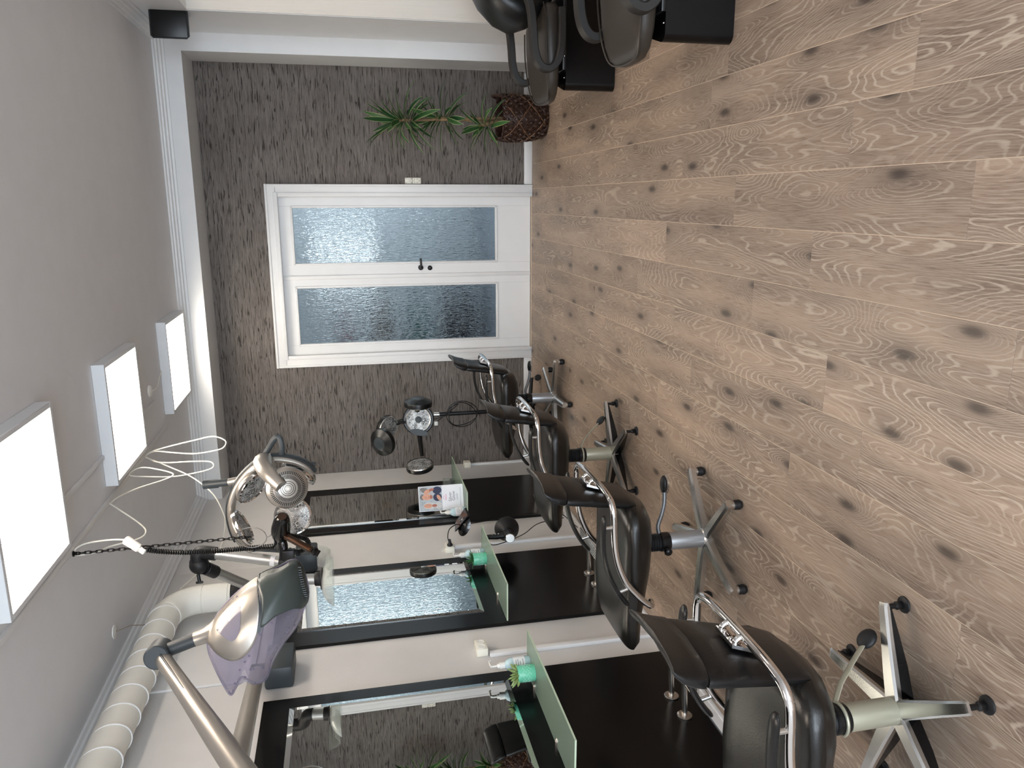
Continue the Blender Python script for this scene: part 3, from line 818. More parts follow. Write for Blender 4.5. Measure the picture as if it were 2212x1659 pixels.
# clear tumbler with a dark band beside it
r = thing('clear_tumbler', 'small clear plastic tumbler with dark base at the far end of the farthest shelf', 'cup', (0.075, -0.62, ZS))
MB().lathe([(0.026, 0), (0.028, 0.003), (0.031, 0.085), (0.0295, 0.085), (0.0265, 0.006), (0.001, 0.006)], n=26).build('cup', 'plastic_clear', r)
MB().lathe([(0.0255, 0.0065), (0.026, 0.030), (0.001, 0.030)], n=24).build('contents', 'black_soft', r)
tag(MB().b2(0.04, 0.058, -0.60, -0.575, ZS, ZS + 0.01, bev=0.002).build('small_clip', 'aluminium'), 'tiny metal clip lying beside the clear tumbler', 'clip')

# charging stand with a plug between the far and middle panels
r = thing('charging_stand', 'black charging stand with angled cradle below the plugged-in socket', 'charger', (0.10, -1.52, 0.80))
MB().lathe([(0.001, 0), (0.062, 0.002), (0.066, 0.010), (0.040, 0.018), (0.018, 0.022), (0.001, 0.022)], (0.105, -1.545, 0.815), (0.35, -0.75, 0.5), n=28, sy=0.62).build('foot', 'black_gloss', r, world=True)
MB().loft([[Vector((0.09, -1.44, 0.865)), Vector((0.19, -1.44, 0.80)), Vector((0.19, -1.435, 0.788)), Vector((0.09, -1.435, 0.853))],
           [Vector((0.08, -1.56, 0.885)), Vector((0.19, -1.57, 0.80)), Vector((0.19, -1.565, 0.785)), Vector((0.08, -1.555, 0.873))]]).build('cradle', 'black_gloss', r, world=True)
MB().tube(smooth([(0.05, -1.66, 0.935), (0.10, -1.67, 0.945), (0.13, -1.62, 0.925), (0.13, -1.56, 0.87), (0.11, -1.54, 0.835)], 6), 0.0032, 7).build('cable', 'cable_black', r, world=True)
MB().lathe([(0.0175, 0), (0.0185, 0.010), (0.010, 0.020), (0.006, 0.045)], (0.043, -1.686, 0.935), (1, 0, 0), 18).build('plug', 'black_soft', r, world=True)
MB().tube(smooth([(0.11, -1.53, 0.82), (0.08, -1.42, 0.60), (0.06, -1.33, 0.42), (0.05, -1.31, 0.25), (0.06, -1.36, 0.12), (0.05, -1.6, 0.06)], 6), 0.0028, 6).build('supply_cable', 'cable_black', r, world=True)

# hair dryer with a round diffuser hanging under the middle shelf's far end
r = thing('diffuser_hair_dryer', 'black hair dryer with round diffuser hanging at the end of the middle shelf', 'hair dryer', (0.16, -1.80, 0.60))
X0 = Vector((0.19, -1.93, 0.60)); ax = Vector((-0.12, 0.98, -0.10)).normalized()
bd = MB().lathe([(0.020, -0.062), (0.030, -0.058), (0.034, -0.03), (0.034, 0.03), (0.030, 0.06), (0.027, 0.075)], X0, ax, 28).build('barrel', 'black_plastic', r, world=True)
MB().lathe([(0.026, -0.064), (0.029, -0.060), (0.030, -0.052), (0.027, -0.052)], X0, ax, 28).build('rear_ring', 'aluminium', bd, world=True)
MB().lathe([(0.028, 0.070), (0.040, 0.085), (0.074, 0.120), (0.078, 0.140), (0.072, 0.140), (0.036, 0.092)], X0, ax, 32).build('diffuser', 'black_soft', r, world=True)
MB().tube([X0 + Vector((0, 0.01, 0.02)), X0 + Vector((-0.01, 0.02, 0.07)), X0 + Vector((-0.015, 0.035, 0.138))], [0.018, 0.017, 0.014], 12, flat=[0.022, 0.020, 0.015]).build('handle', 'black_plastic', r, world=True)
for k in range(3):
    MB().b2(X0.x - 0.002, X0.x + 0.012, X0.y + 0.013 + 0.004 * k, X0.y + 0.02 + 0.004 * k, X0.z + 0.06 + 0.018 * k, X0.z + 0.068 + 0.018 * k, bev=0.002).build('switch', 'silver_paint', r, world=True)
MB().tube(smooth([X0 + Vector((-0.015, 0.036, 0.136)), X0 + Vector((-0.035, 0.085, 0.125)), (0.05, -1.75, 0.66), (0.04, -1.62, 0.45), (0.05, -1.48, 0.30), (0.04, -1.40, 0.10)], 7), 0.003, 7).build('cable', 'cable_black', r, world=True)
tag(MB().tube(smooth([(0.0, -1.80, 0.765), (0.02, -1.80, 0.775), (0.03, -1.815, 0.785), (0.028, -1.835, 0.775)], 4), 0.006, 8).build('wall_hook', 'black_plastic'), 'small black hook on the white wall beside the middle shelf', 'hook')

# ================================================================== STYLING CHAIRS (front is -X)
def make_chair(label, style):
    c = thing('styling_chair', label, 'chair', (0, 0, 0), 0, 'black styling chairs in front of the mirrors')
    dark = style == 'dark'           # cast base with black flanks on disc glides; else bright bars on ball feet
    colm = 'beige_column' if dark else 'silver_column'
    # base
    hub = MB().lathe([(0.030, 0.034), (0.042, 0.038), (0.044, 0.072), (0.039, 0.078)], n=28).build('hub', 'aluminium', c)
    for k in range(5):
        a = 2 * math.pi * k / 5
        d = Vector((math.cos(a), math.sin(a), 0)); s_ = Vector((-d.y, d.x, 0)); up = Vector((0, 0, 1))
        if dark:
            st = [(0.028, 0.027, 0.060, 0.078), (0.10, 0.024, 0.060, 0.079), (0.20, 0.020, 0.062, 0.078), (0.285, 0.0175, 0.062, 0.076), (0.297, 0.0165, 0.064, 0.072)]
            L_ = MB().loft([[d * x + s_ * w + up * z0, d * x + s_ * w + up * (z1 - 0.006), d * x + s_ * (w - 0.006) + up * z1, d * x - s_ * (w - 0.006) + up * z1, d * x - s_ * w + up * (z1 - 0.006), d * x - s_ * w + up * z0] for (x, w, z0, z1) in st]).build('leg', 'aluminium', c)
            st = [(0.030, 0.024, 0.022, 0.066), (0.12, 0.0215, 0.028, 0.066), (0.21, 0.018, 0.042, 0.066), (0.278, 0.0155, 0.054, 0.066)]
            MB().loft([[d * x + s_ * w + up * z0, d * x + s_ * w + up * z1, d * x - s_ * w + up * z1, d * x - s_ * w + up * z0] for (x, w, z0, z1) in st]).build('leg_flank', 'black_gloss', L_)
            MB().lathe([(0.009, 0.010), (0.012, 0.014), (0.012, 0.030), (0.008, 0.034), (0.008, 0.066)], d * 0.283, n=16).build('glide_stem', 'black_plastic', L_)
            MB().lathe([(0.022, 0.0), (0.0245, 0.003), (0.0235, 0.007), (0.012, 0.011)], d * 0.283, n=24).build('glide_foot', 'black_soft', L_)
        else:
            st = [(0.030, 0.025, 0.042, 0.074), (0.08, 0.0235, 0.046, 0.078), (0.20, 0.0205, 0.049, 0.079), (0.285, 0.0185, 0.050, 0.079), (0.302, 0.016, 0.050, 0.076)]
            L_ = MB().loft([[d * x + s_ * w + up * z0, d * x + s_ * (w + 0.001) + up * (z1 - 0.008), d * x + s_ * (w - 0.008) + up * z1, d * x - s_ * (w - 0.008) + up * z1, d * x - s_ * (w + 0.001) + up * (z1 - 0.008), d * x - s_ * w + up * z0] for (x, w, z0, z1) in st]).build('leg', 'aluminium', c)
            MB().cyl(d * 0.287 + up * 0.036, d * 0.287 + up * 0.052, 0.0165, 18).build('foot_ring', 'aluminium', L_)
            MB().lathe([(0.006, 0.0), (0.015, 0.003), (0.0205, 0.012), (0.021, 0.020), (0.019, 0.026), (0.020, 0.030), (0.0175, 0.038)], d * 0.287, n=20).build('foot', 'black_soft', L_)
    # pump column
    MB().lathe([(0.037, 0.074), (0.0375, 0.078), (0.0375, 0.222), (0.036, 0.226)], n=32).build('column', colm, c)
    MB().lathe([(0.039, 0.224), (0.0405, 0.228), (0.0405, 0.262), (0.037, 0.266)], n=32).build('collar', 'black_plastic', c)
    bl = []
    for j in range(6):
        bl += [(0.034, 0.264 + j * 0.011), (0.038, 0.2695 + j * 0.011)]
    MB().lathe(bl, n=32).build('bellows', 'black_soft', c)
    # seat: a deep bucket cushion
    R_ = []
    for (x, hw, zt, zb, bow) in ((-0.400, 0.050, 0.416, 0.410, 0.0), (-0.396, 0.120, 0.426, 0.402, 0.0), (-0.385, 0.165, 0.443, 0.386, 0.0), (-0.350, 0.190, 0.462, 0.366, 0.002), (-0.27, 0.206, 0.474, 0.350, 0.008), (-0.16, 0.215, 0.470, 0.336, 0.016),
                                (-0.04, 0.220, 0.462, 0.322, 0.020), (0.08, 0.222, 0.460, 0.318, 0.022), (0.15, 0.216, 0.468, 0.326, 0.020), (0.198, 0.196, 0.466, 0.346, 0.014), (0.218, 0.160, 0.448, 0.374, 0.008), (0.224, 0.120, 0.425, 0.398, 0.0)):
        ring = []
        for k in range(32):
            t_ = 2 * math.pi * k / 32
            cc, ss = math.cos(t_), math.sin(t_)
            yy = hw * math.copysign(abs(cc) ** 0.55, cc)
            zc = (zt + zb) / 2 + 0.012; hz = (zt - zb) / 2
            zz = zc + hz * math.copysign(abs(ss) ** 0.7, ss)
            if ss > 0: zz += bow * 1.6 * (abs(yy) / hw) ** 2
            else: zz += 0.055 * min(1.0, (zt - zb) / 0.11) * (0.35 if x < -0.3 else 1.0) * (abs(yy) / hw) ** 2 * (1 if abs(ss) > 0.05 else 0.5)
            ring.append(Vector((x, yy, zz)))
        R_.append(ring)
    MB().loft(R_).build('seat', 'leather_seat', c, sharp=70)
    # backrest with a flared head roll
    def back_ring(x, z, hw, th, nx, nz, curve=0.018):
        ring = []
        for k in range(28):
            t_ = 2 * math.pi * k / 28
            cc, ss = math.cos(t_), math.sin(t_)
            yy = hw * math.copysign(abs(cc) ** 0.35, cc)
            dn = th * math.copysign(abs(ss) ** 0.6, ss) - curve * (abs(yy) / 0.15) ** 2
            ring.append(Vector((x + nx * dn, yy, z + nz * dn)))
        return ring
    prof = [(0.236, 0.414, 0.108, 0.010), (0.240, 0.422, 0.116, 0.016), (0.250, 0.455, 0.121, 0.019), (0.266, 0.52, 0.129, 0.020), (0.283, 0.59, 0.136, 0.020), (0.300, 0.66, 0.143, 0.020), (0.312, 0.712, 0.148, 0.020), (0.314, 0.720, 0.147, 0.017)]
    MB().loft([back_ring(x - 0.012 - 0.05 * (z - 0.415), 0.415 + (z - 0.415) * 0.965, hw, th, 0.97, -0.24) for (x, z, hw, th) in prof]).build('backrest', 'leather_black', c, sharp=60)
    prof = [(0.3145, 0.721, 0.146, 0.018), (0.317, 0.727, 0.150, 0.023), (0.326, 0.755, 0.152, 0.021), (0.340, 0.785, 0.152, 0.017), (0.356, 0.806, 0.150, 0.012), (0.366, 0.815, 0.147, 0.006)]
    hr = MB().loft([back_ring(x - 0.012 - 0.05 * (z - 0.415), 0.415 + (z - 0.415) * 0.965, hw, th, 0.93, -0.36) for (x, z, hw, th) in prof]).build('head_roll', 'leather_black', c, sharp=60)
    # one chrome tube: arm, behind the back, other arm
    half = [(-0.16, 0.19, 0.372), (-0.150, 0.238, 0.392), (-0.125, 0.246, 0.424), (-0.085, 0.247, 0.463), (-0.035, 0.247, 0.502), (0.035, 0.247, 0.533), (0.10, 0.247, 0.549), (0.165, 0.247, 0.556), (0.225, 0.246, 0.559), (0.262, 0.240, 0.561), (0.288, 0.222, 0.563), (0.302, 0.190, 0.565), (0.312, 0.12, 0.567), (0.315, 0.0, 0.568)]
    path = [Vector(p_) for p_ in half] + [Vector((p_[0], -p_[1], p_[2])) for p_ in reversed(half[:-1])]
    MB().tube(smooth(path, 5), 0.0125, 14, up=None).build('arm_tube', 'chrome', c)
    # bracket that bolts the tube to the back
    br = MB().loft([[Vector((0.283 + 0.22 * (z - 0.56) + t_, y, z)) for (y, z) in ((-0.066, 0.535), (0.066, 0.535), (0.046, 0.605), (-0.046, 0.605))] for t_ in (0.0, 0.010)]).build('back_bracket', 'chrome', c)
    for y in (-0.036, 0.036):
        MB().tube(smooth([(0.294, y, 0.592), (0.306, y, 0.590), (0.314, y, 0.578), (0.315, y, 0.570)], 4), 0.0085, 10).build('bracket_arm', 'chrome', br)
        MB().ball((0.304, y * 0.45, 0.560), (0.004, 0.007, 0.007), 10, 6).build('bolt', 'chrome', br)
        MB().ball((0.303, y * 0.45, 0.594), (0.004, 0.006, 0.006), 10, 6).build('bolt', 'chrome', br)
    # arm pads on studs
    for s_ in (1, -1):
        pp = smooth([(0.250, 0.247 * s_, 0.597), (0.215, 0.248 * s_, 0.601), (0.15, 0.250 * s_, 0.602), (0.08, 0.251 * s_, 0.596), (0.01, 0.251 * s_, 0.576), (-0.055, 0.250 * s_, 0.545), (-0.105, 0.249 * s_, 0.512), (-0.128, 0.248 * s_, 0.490)], 4)
        n_ = len(pp)
        def prf(i): 
            q = i / (n_ - 1); return min(1.0, (min(q, 1 - q) * 9 + 0.22)) ** 0.6
        pd = MB().tube(pp, [0.0095 * prf(i) for i in range(n_)], 14, up=(0.25, 0, 1), flat=[0.0225 * prf(i) * (1.0 - 0.25 * abs(i / (n_ - 1) - 0.55)) for i in range(n_)]).build('arm_pad', 'leather_black', c)
        MB().cyl((0.20, 0.247 * s_, 0.557), (0.20, 0.248 * s_, 0.594), 0.0075, 12).build('stud', 'aluminium', pd)
        MB().cyl((-0.058, 0.247 * s_, 0.485), (-0.070, 0.249 * s_, 0.530), 0.0075, 12).build('stud', 'aluminium', pd)
    # pump lever
    if style == 'dark':
        lv = MB().tube([(0.036, 0.020, 0.245), (0.075, 0.045, 0.215), (0.115, 0.072, 0.165), (0.150, 0.095, 0.118)], [0.004, 0.004, 0.004, 0.004], 10, up=(0.6, 0.3, 0.8), flat=[0.011, 0.013, 0.013, 0.012]).build('lever', colm, c)
        MB().tube([Vector((0.036 * math.cos(a) * 1.2, 0.036 * math.sin(a) * 1.2, 0.243)) for a in [0.4 + 0.25 * j for j in range(-11, 9)]], 0.005, 8).build('lever_yoke', colm, lv)
        MB().ball((0.165, 0.103, 0.100), (0.032, 0.030, 0.014), 16, 10, Quaternion((0, 1, 0), 0.75)).build('pedal', 'black_soft', lv)
    else:
        lv = MB().tube(smooth([(0.030, 0.010, 0.262), (0.060, 0.028, 0.262), (0.105, 0.046, 0.240), (0.150, 0.062, 0.224), (0.19, 0.076, 0.219)], 4), 0.0095, 10).build('lever', 'grey_lever', c)
        MB().ball((0.222, 0.088, 0.219), (0.040, 0.026, 0.0135), 18, 10).build('pedal', 'black_soft', lv)
        for j in range(3):
            MB().tube([Vector((0.222 + 0.0405 * math.cos(2 * math.pi * q / 24), 0.088 + 0.0265 * math.sin(2 * math.pi * q / 24), 0.213 - 0.004 * j)) for q in range(24)], 0.0013, 5, closed=True).build('pedal_ring', 'aluminium', lv)
        MB().lathe([(0.0, 0.0), (0.016, 0.002), (0.017, 0.014), (0.012, 0.02)], (-0.020, -0.042, 0.245), (-0.4, -0.9, 0), 14).build('pivot', 'black_plastic', lv)
    return c
LEG0 = {4: 18.2, 3: 32.0, 2: 23.6, 1: -14.6}
def set_leg_angle(c, deg):
    for ch in c.children:
        if ch.name.split('.')[0] in ('leg', 'hub'): ch.rotation_euler = (0, 0, math.radians(deg))
ch4 = make_chair('black styling chair nearest to the camera, on a beige pedestal with black-sided legs', 'dark')
ch4.location = (0.800, -4.628, 0)
ch3 = make_chair('black styling chair on a bright silver pedestal, second from the camera', 'bright')
ch3.location = (0.783, -3.422, 0)
ch2 = dup(ch4, (0.783, -2.240, 0), 0, 'black styling chair on a beige pedestal, second from the textured wall', 'black styling chairs in front of the mirrors')
ch1 = dup(ch3, (0.788, -0.943, 0), 0, 'black styling chair on a silver pedestal, farthest and closest to the double door', 'black styling chairs in front of the mirrors')
for k, c in ((4, ch4), (3, ch3), (2, ch2), (1, ch1)): set_leg_angle(c, LEG0[k])

# ================================================================== WASH STATIONS (client faces -X)
def wash(y0, label):
    r = thing('wash_station', label, 'wash chair', (2.775, y0 + 0.22, 0), 0, 'black wash stations along the right side')
    yc = 0.0        # local: x from the front face, y across, z up
    b = MB(); pts = []
    rr = 0.035; n_ = 5; x1 = 0.80; hw = 0.22
    for (cx, cy, a0) in ((rr, -hw + rr, 180), (x1 - rr, -hw + rr, 270), (x1 - rr, hw - rr, 0), (rr + 0.11, hw - rr, 90)):
        for k in range(n_ + 1):
            a = math.radians(a0 + 90 * k / n_); pts.append((cx + rr * math.cos(a), cy + rr * math.sin(a)))
    b.prism(pts, (0, 0, 0), (1, 0, 0), (0, 1, 0), (0, 0, 0.280)); b.build('pedestal', 'black_laminate', r, sharp=30)
    MB().b2(0.10, 0.60, -0.225, 0.225, 0.280, 0.300, bev=0.004).build('seat_rail', 'black_plastic', r)
    for k in range(5): MB().ball((0.06 + 0.11 * k, -0.226, 0.290), 0.004, 8, 6).build('screw', 'chrome', r)
    # seat: long tapering cushion
    R_ = []
    for (x, hw, zt, zb) in ((-0.052, 0.075, 0.345, 0.318), (-0.044, 0.125, 0.362, 0.308), (-0.015, 0.175, 0.380, 0.303), (0.045, 0.212, 0.394, 0.301), (0.13, 0.234, 0.406, 0.301), (0.25, 0.242, 0.416, 0.301), (0.36, 0.240, 0.420, 0.303), (0.42, 0.225, 0.414, 0.308), (0.445, 0.18, 0.395, 0.32)):
        ring = []
        for k in range(28):
            t_ = 2 * math.pi * k / 28; cc, ss = math.cos(t_), math.sin(t_)
            ring.append(Vector((x, hw * math.copysign(abs(cc) ** 0.5, cc), (zt + zb) / 2 + (zt - zb) / 2 * math.copysign(abs(ss) ** 0.55, ss) - (0.010 * (1 - (cc * cc)) if ss > 0 else 0))))
        R_.append(ring)
    st = MB().loft(R_).build('seat', 'leather_taupe', r, sharp=60)
    MB().tube(smooth([(0.44, -0.19, 0.40), (0.36, -0.243, 0.402), (0.22, -0.246, 0.398), (0.08, -0.226, 0.384), (-0.005, -0.186, 0.370), (-0.040, -0.13, 0.356), (-0.052, 0.0, 0.350), (-0.040, 0.13, 0.356), (-0.005, 0.186, 0.370), (0.08, 0.226, 0.384), (0.22, 0.246, 0.398), (0.36, 0.243, 0.402)], 4), 0.004, 6).build('piping', 'leather_taupe', st)
    # bulging lumbar back
    R_ = []
    for (x, z, hw, th) in ((0.50, 0.325, 0.10, 0.03), (0.47, 0.36, 0.15, 0.06), (0.435, 0.44, 0.19, 0.085), (0.420, 0.53, 0.205, 0.10), (0.455, 0.62, 0.205, 0.095), (0.52, 0.70, 0.195, 0.08), (0.58, 0.75, 0.17, 0.05), (0.60, 0.765, 0.12, 0.02)):
        ring = []
        for k in range(24):
            t_ = 2 * math.pi * k / 24; cc, ss = math.cos(t_), math.sin(t_)
            dn = th * math.copysign(abs(ss) ** 0.8, ss)
            ring.append(Vector((x + 0.95 * dn, hw * math.copysign(abs(cc) ** 0.6, cc), z + 0.05 * dn)))
        R_.append(ring)
    MB().loft(R_).build('backrest', 'leather_black', r, sharp=60)
    # looped arms: a grooved rubber band bent into a D
    for s_ in (-1, 1):
        y = 0.270 * s_
        pth = smooth([(0.40, y * 0.93, 0.318), (0.30, y * 0.96, 0.318), (0.20, y, 0.324), (0.135, y, 0.342), (0.098, y, 0.378), (0.100, y, 0.420), (0.135, y, 0.452), (0.20, y, 0.470), (0.30, y, 0.478), (0.40, y, 0.492), (0.50, y * 0.97, 0.53), (0.56, y * 0.9, 0.56)], 5)
        P_, F_ = frames(pth, (0, 1, 0))
        rings = []
        for p_, (t_, a, b_) in zip(P_, F_):
            rings.append([p_ + a * q[0] + b_ * q[1] for q in ((0.030, -0.014), (0.030, 0.014), (0.021, 0.019), (0.0105, 0.0145), (0.0, 0.019), (-0.0105, 0.0145), (-0.021, 0.019), (-0.030, 0.014), (-0.030, -0.014), (-0.021, -0.020), (0.021, -0.020))])
        MB().loft(rings).build('arm_loop', 'rubber_taupe', r, sharp=28)
    ringo = []
    for (sx, sy, z) in ((0.03, 0.03, 0.715), (0.11, 0.11, 0.72), (0.17, 0.18, 0.745), (0.205, 0.215, 0.79), (0.225, 0.235, 0.85), (0.232, 0.242, 0.875), (0.222, 0.232, 0.878), (0.19, 0.20, 0.82), (0.12, 0.13, 0.76), (0.03, 0.03, 0.745)):
        ringo.append([Vector((0.90 + sx * math.cos(2 * math.pi * k / 32), sy * math.sin(2 * math.pi * k / 32), z - 0.04 * math.cos(2 * math.pi * k / 32) * (sx / 0.23))) for k in range(32)])
    MB().loft(ringo).build('basin', 'black_gloss', r, sharp=60)
    MB().tube([(0.47, -0.19, 0.300), (0.50, -0.19, 0.33), (0.62, -0.17, 0.36), (0.70, -0.10, 0.45)], 0.010, 8, up=(0, 1, 0), flat=0.016).build('basin_bracket', 'black_plastic', r)
    MB().cyl((0.72, 0, 0.278), (0.86, 0, 0.73), 0.05, 20).build('waste_column', 'black_plastic', r)
    return r
wash(-1.94, 'black wash station with looped arms next to the potted plant')
wash(-3.30, 'black wash station with looped arms nearest to the camera')

# ================================================================== PLANT in a woven basket
r = thing('potted_dracaena', 'tall striped dracaena in a dark woven basket against the textured wall', 'plant', (2.775, -0.41, 0))
PR = [(0.118, 0.0), (0.132, 0.02), (0.152, 0.10), (0.163, 0.20), (0.164, 0.28), (0.160, 0.335)]
def prad(z):
    for (r0, z0), (r1, z1) in zip(PR, PR[1:]):
        if z <= z1: return r0 + (r1 - r0) * (z - z0) / (z1 - z0)
    return PR[-1][0]
bk = MB().lathe([(a - 0.006, z) for a, z in PR] + [(0.148, 0.335), (0.146, 0.27), (0.001, 0.27)], n=40).build('basket', 'wicker', r)
NB = 22
for j in range(9):          # fat braided bundles between the lattice: rows of upright wicker
    for k in range(NB):
        a = 2 * math.pi * (k + 0.5 * (j % 2)) / NB; z0 = 0.012 + j * 0.036
        if math.sin(a) > 0.55: continue      # the side against the wall is bare weave
        pts = []
        for q in range(5):
            z = z0 + 0.036 * q / 4
            pts.append(Vector((math.cos(a), math.sin(a), 0)) * (prad(z) - 0.004 + 0.007 * math.sin(math.pi * q / 4)) + Vector((0, 0, z)))
        MB().tube(pts, [0.004, 0.011, 0.013, 0.011, 0.004], 6, flat=[0.003, 0.006, 0.007, 0.006, 0.003], up=(-math.sin(a), math.cos(a), 0)).build('weave_strand', 'wicker', bk)
for k in range(12):         # crossing diagonal canes
    for s_ in (-1, 1):
        pts = []
        for q in range(25):
            z = 0.01 + 0.315 * q / 24; a = 2 * math.pi * k / 12 + s_ * 2.6 * q / 24
            pts.append(Vector((math.cos(a), math.sin(a), 0)) * (prad(z) + 0.004 + 0.002 * math.sin(q * 1.6 + k + s_)) + Vector((0, 0, z)))
        MB().tube(pts, 0.0036, 6).build('diagonal_cane', 'wicker_light' if (k + (s_ > 0)) % 3 == 0 else 'wicker', bk)
for z, rr in ((0.335, 0.010), (0.005, 0.008)):
    for ph0 in (0, math.pi):
        MB().tube([Vector((math.cos(a), math.sin(a), 0)) * (prad(z) - 0.004 + 0.005 * math.cos(a * 26 + ph0)) + Vector((0, 0, z + 0.004 + 0.005 * math.sin(a * 26 + ph0))) for a in [2 * math.pi * k / 160 for k in range(160)]], rr * 0.62, 5, closed=True).build('rim_braid', 'wicker', bk)
for s_ in (-1, 1):
    MB().tube(smooth([(0.14 * s_, -0.07, 0.335), (0.15 * s_, -0.055, 0.375), (0.152 * s_, 0.0, 0.398), (0.15 * s_, 0.055, 0.375), (0.14 * s_, 0.07, 0.335)], 6), 0.009, 7).build('handle', 'wicker', bk)
MB().lathe([(0.145, 0.285), (0.07, 0.292), (0.001, 0.294)], n=24).build('soil', 'soil', r)
STEMS = [((0.0, 0.0), 1.10, (-0.03, 0.01)), ((-0.030, 0.02), 0.82, (0.025, 0.0)), ((0.0, -0.03), 0.50, (-0.065, -0.015))]
tops = []
for (bx, by), zt, (tx, ty) in STEMS:
    pts = [Vector((bx + tx * q / 6, by + ty * q / 6, 0.28 + (zt - 0.28) * q / 6)) for q in range(7)]
    MB().tube(smooth(pts, 3), 0.011, 9).build('stem', 'cane', r)
    tops.append(pts[-1])
def leaf_blade(base, az, el, L_, w, droop):
    d0 = Vector((math.cos(az) * math.cos(el), math.sin(az) * math.cos(el), math.sin(el)))
    side = Vector((-math.sin(az), math.cos(az), 0))
    n_ = 7; me = bmesh.new(); uv = me.loops.layers.uv.new('UVMap')
    rows = []
    p_ = Vector(base); d = d0.copy()
    for i in range(n_ + 1):
        q = i / n_
        ww = w * (0.45 + 0.55 * math.sin(math.pi * min(q * 1.25, 1) * 0.5)) * (1 - q ** 3.0) + 0.0006
        nrm = side.cross(d).normalized()
        rows.append([me.verts.new(p_ - side * ww + nrm * ww * 0.28), me.verts.new(p_), me.verts.new(p_ + side * ww + nrm * ww * 0.28)])
        d = (d + Vector((0, 0, -droop / n_ * (0.5 + q)))).normalized()
        p_ = p_ + d * (L_ / n_)
    for i in range(n_):
        for j in range(2):
            f = me.faces.new((rows[i][j], rows[i][j + 1], rows[i + 1][j + 1], rows[i + 1][j]))
            for lp_, (uu, vv) in zip(f.loops, ((j / 2, i / n_), ((j + 1) / 2, i / n_), ((j + 1) / 2, (i + 1) / n_), (j / 2, (i + 1) / n_))):
                lp_[uv].uv = (uu, vv)
            f.smooth = True
    m_ = bpy.data.meshes.new('leaf'); me.to_mesh(m_); me.free(); m_.materials.append(MATS['dracaena_leaf'])
    o = bpy.data.objects.new('leaf', m_); COL.objects.link(o); o.parent = r
rs = random.Random(3)
for tp, n_, Ls, zlen in ((tops[0], 40, (0.23, 0.34), 0.13), (tops[1], 28, (0.18, 0.30), 0.12), (tops[2], 22, (0.17, 0.28), 0.09)):
    for k in range(n_):
        q = k / n_
        az = k * 2.39996 + rs.uniform(-0.2, 0.2)
        el = -0.35 + 1.55 * q + rs.uniform(-0.2, 0.2)
        L_ = rs.uniform(*Ls) * (1.0 - 0.25 * abs(q - 0.5))
        if math.sin(az) > 0: L_ *= 0.85
        leaf_blade(tp + Vector((0.008 * math.cos(az), 0.008 * math.sin(az), -zlen + zlen * 1.1 * q)), az, el, L_, rs.uniform(0.020, 0.027), rs.uniform(0.5, 1.4) * (1.25 - 0.6 * q))

# loudspeaker in the upper corner
r = thing('loudspeaker', 'small black loudspeaker mounted high on the right pier', 'speaker', (3.2, -0.95, 2.44), math.radians(4))
b = MB()
b.loft([[Vector((x * 0.086, -0.075, z * 0.108)) for (x, z) in ((-0.82, -1), (1, -1), (1, 1), (-0.82, 1), (-1, 0.86), (-1, -0.86))], [Vector((x * 0.060 + 0.02, 0.085, z * 0.085)) for (x, z) in ((-0.82, -1), (1, -1), (1, 1), (-0.82, 1), (-1, 0.86), (-1, -0.86))]])
b.build('cabinet', 'black_soft', r)
MB().b2(-0.078, 0.078, -0.080, -0.074, -0.100, 0.100, bev=0.003).build('grille', 'black_plastic', r)
MB().cyl((0.05, 0.02, 0.0), (0.09, 0.02, 0.0), 0.016, 12).build('wall_bracket', 'black_plastic', r)

# ================================================================== VENTILATION DUCT and EXTRACTION ARM
r = thing('ventilation_duct', 'white spiral ventilation duct along the top of the left wall', 'duct', (0.12, -2.24, 2.17))
DR = 0.074
pp = smooth([(0.12, -7.0, 2.51), (0.12, -4.0, 2.507), (0.12, -2.50, 2.492), (0.12, -2.36, 2.482), (0.12, -2.275, 2.445), (0.12, -2.232, 2.38), (0.12, -2.224, 2.30), (0.12, -2.224, 2.185)], 6)
MB().tube(pp, DR, 28, up=(1, 0, 0)).build('pipe', 'duct_white', r, world=True)
for k in range(20):
    y = -2.40 - 0.134 * k; z = 2.492 + (-y - 2.4) * 0.0075
    MB().tube([Vector((0.12 + (DR + 0.0005) * math.cos(a), y - 0.02 * math.sin(a), min(z, 2.506) + (DR + 0.0005) * math.sin(a))) for a in [2 * math.pi * q / 32 for q in range(32)]], 0.0030, 5, closed=True).build('seam_rib', 'paint_trim', r, world=True)
for z in (2.33, 2.20):
    MB().tube([Vector((0.12 + (DR + 0.0005) * math.cos(a), -2.224 + (DR + 0.0005) * math.sin(a), z)) for a in [2 * math.pi * q / 32 for q in range(32)]], 0.0025, 5, closed=True).build('seam_rib', 'duct_white', r, world=True)
MB().lathe([(0.066, 0.0), (0.068, 0.004), (0.068, 0.052), (0.062, 0.056)], (0.12, -2.224, 2.132), n=28).build('end_collar', 'black_soft', r, world=True)
hg = MB().lathe([(0.034, 0), (0.034, -0.004), (0.010, -0.008)], (0.20, -2.62, H), n=24).build('hanger_plate', 'white_plastic', r, world=True)
MB().tube([(0.20, -2.62, 2.655), (0.192, -2.56, 2.60), (0.170, -2.53, 2.548)], 0.0022, 6).build('hanger_wire', 'wire_steel', hg, world=True)

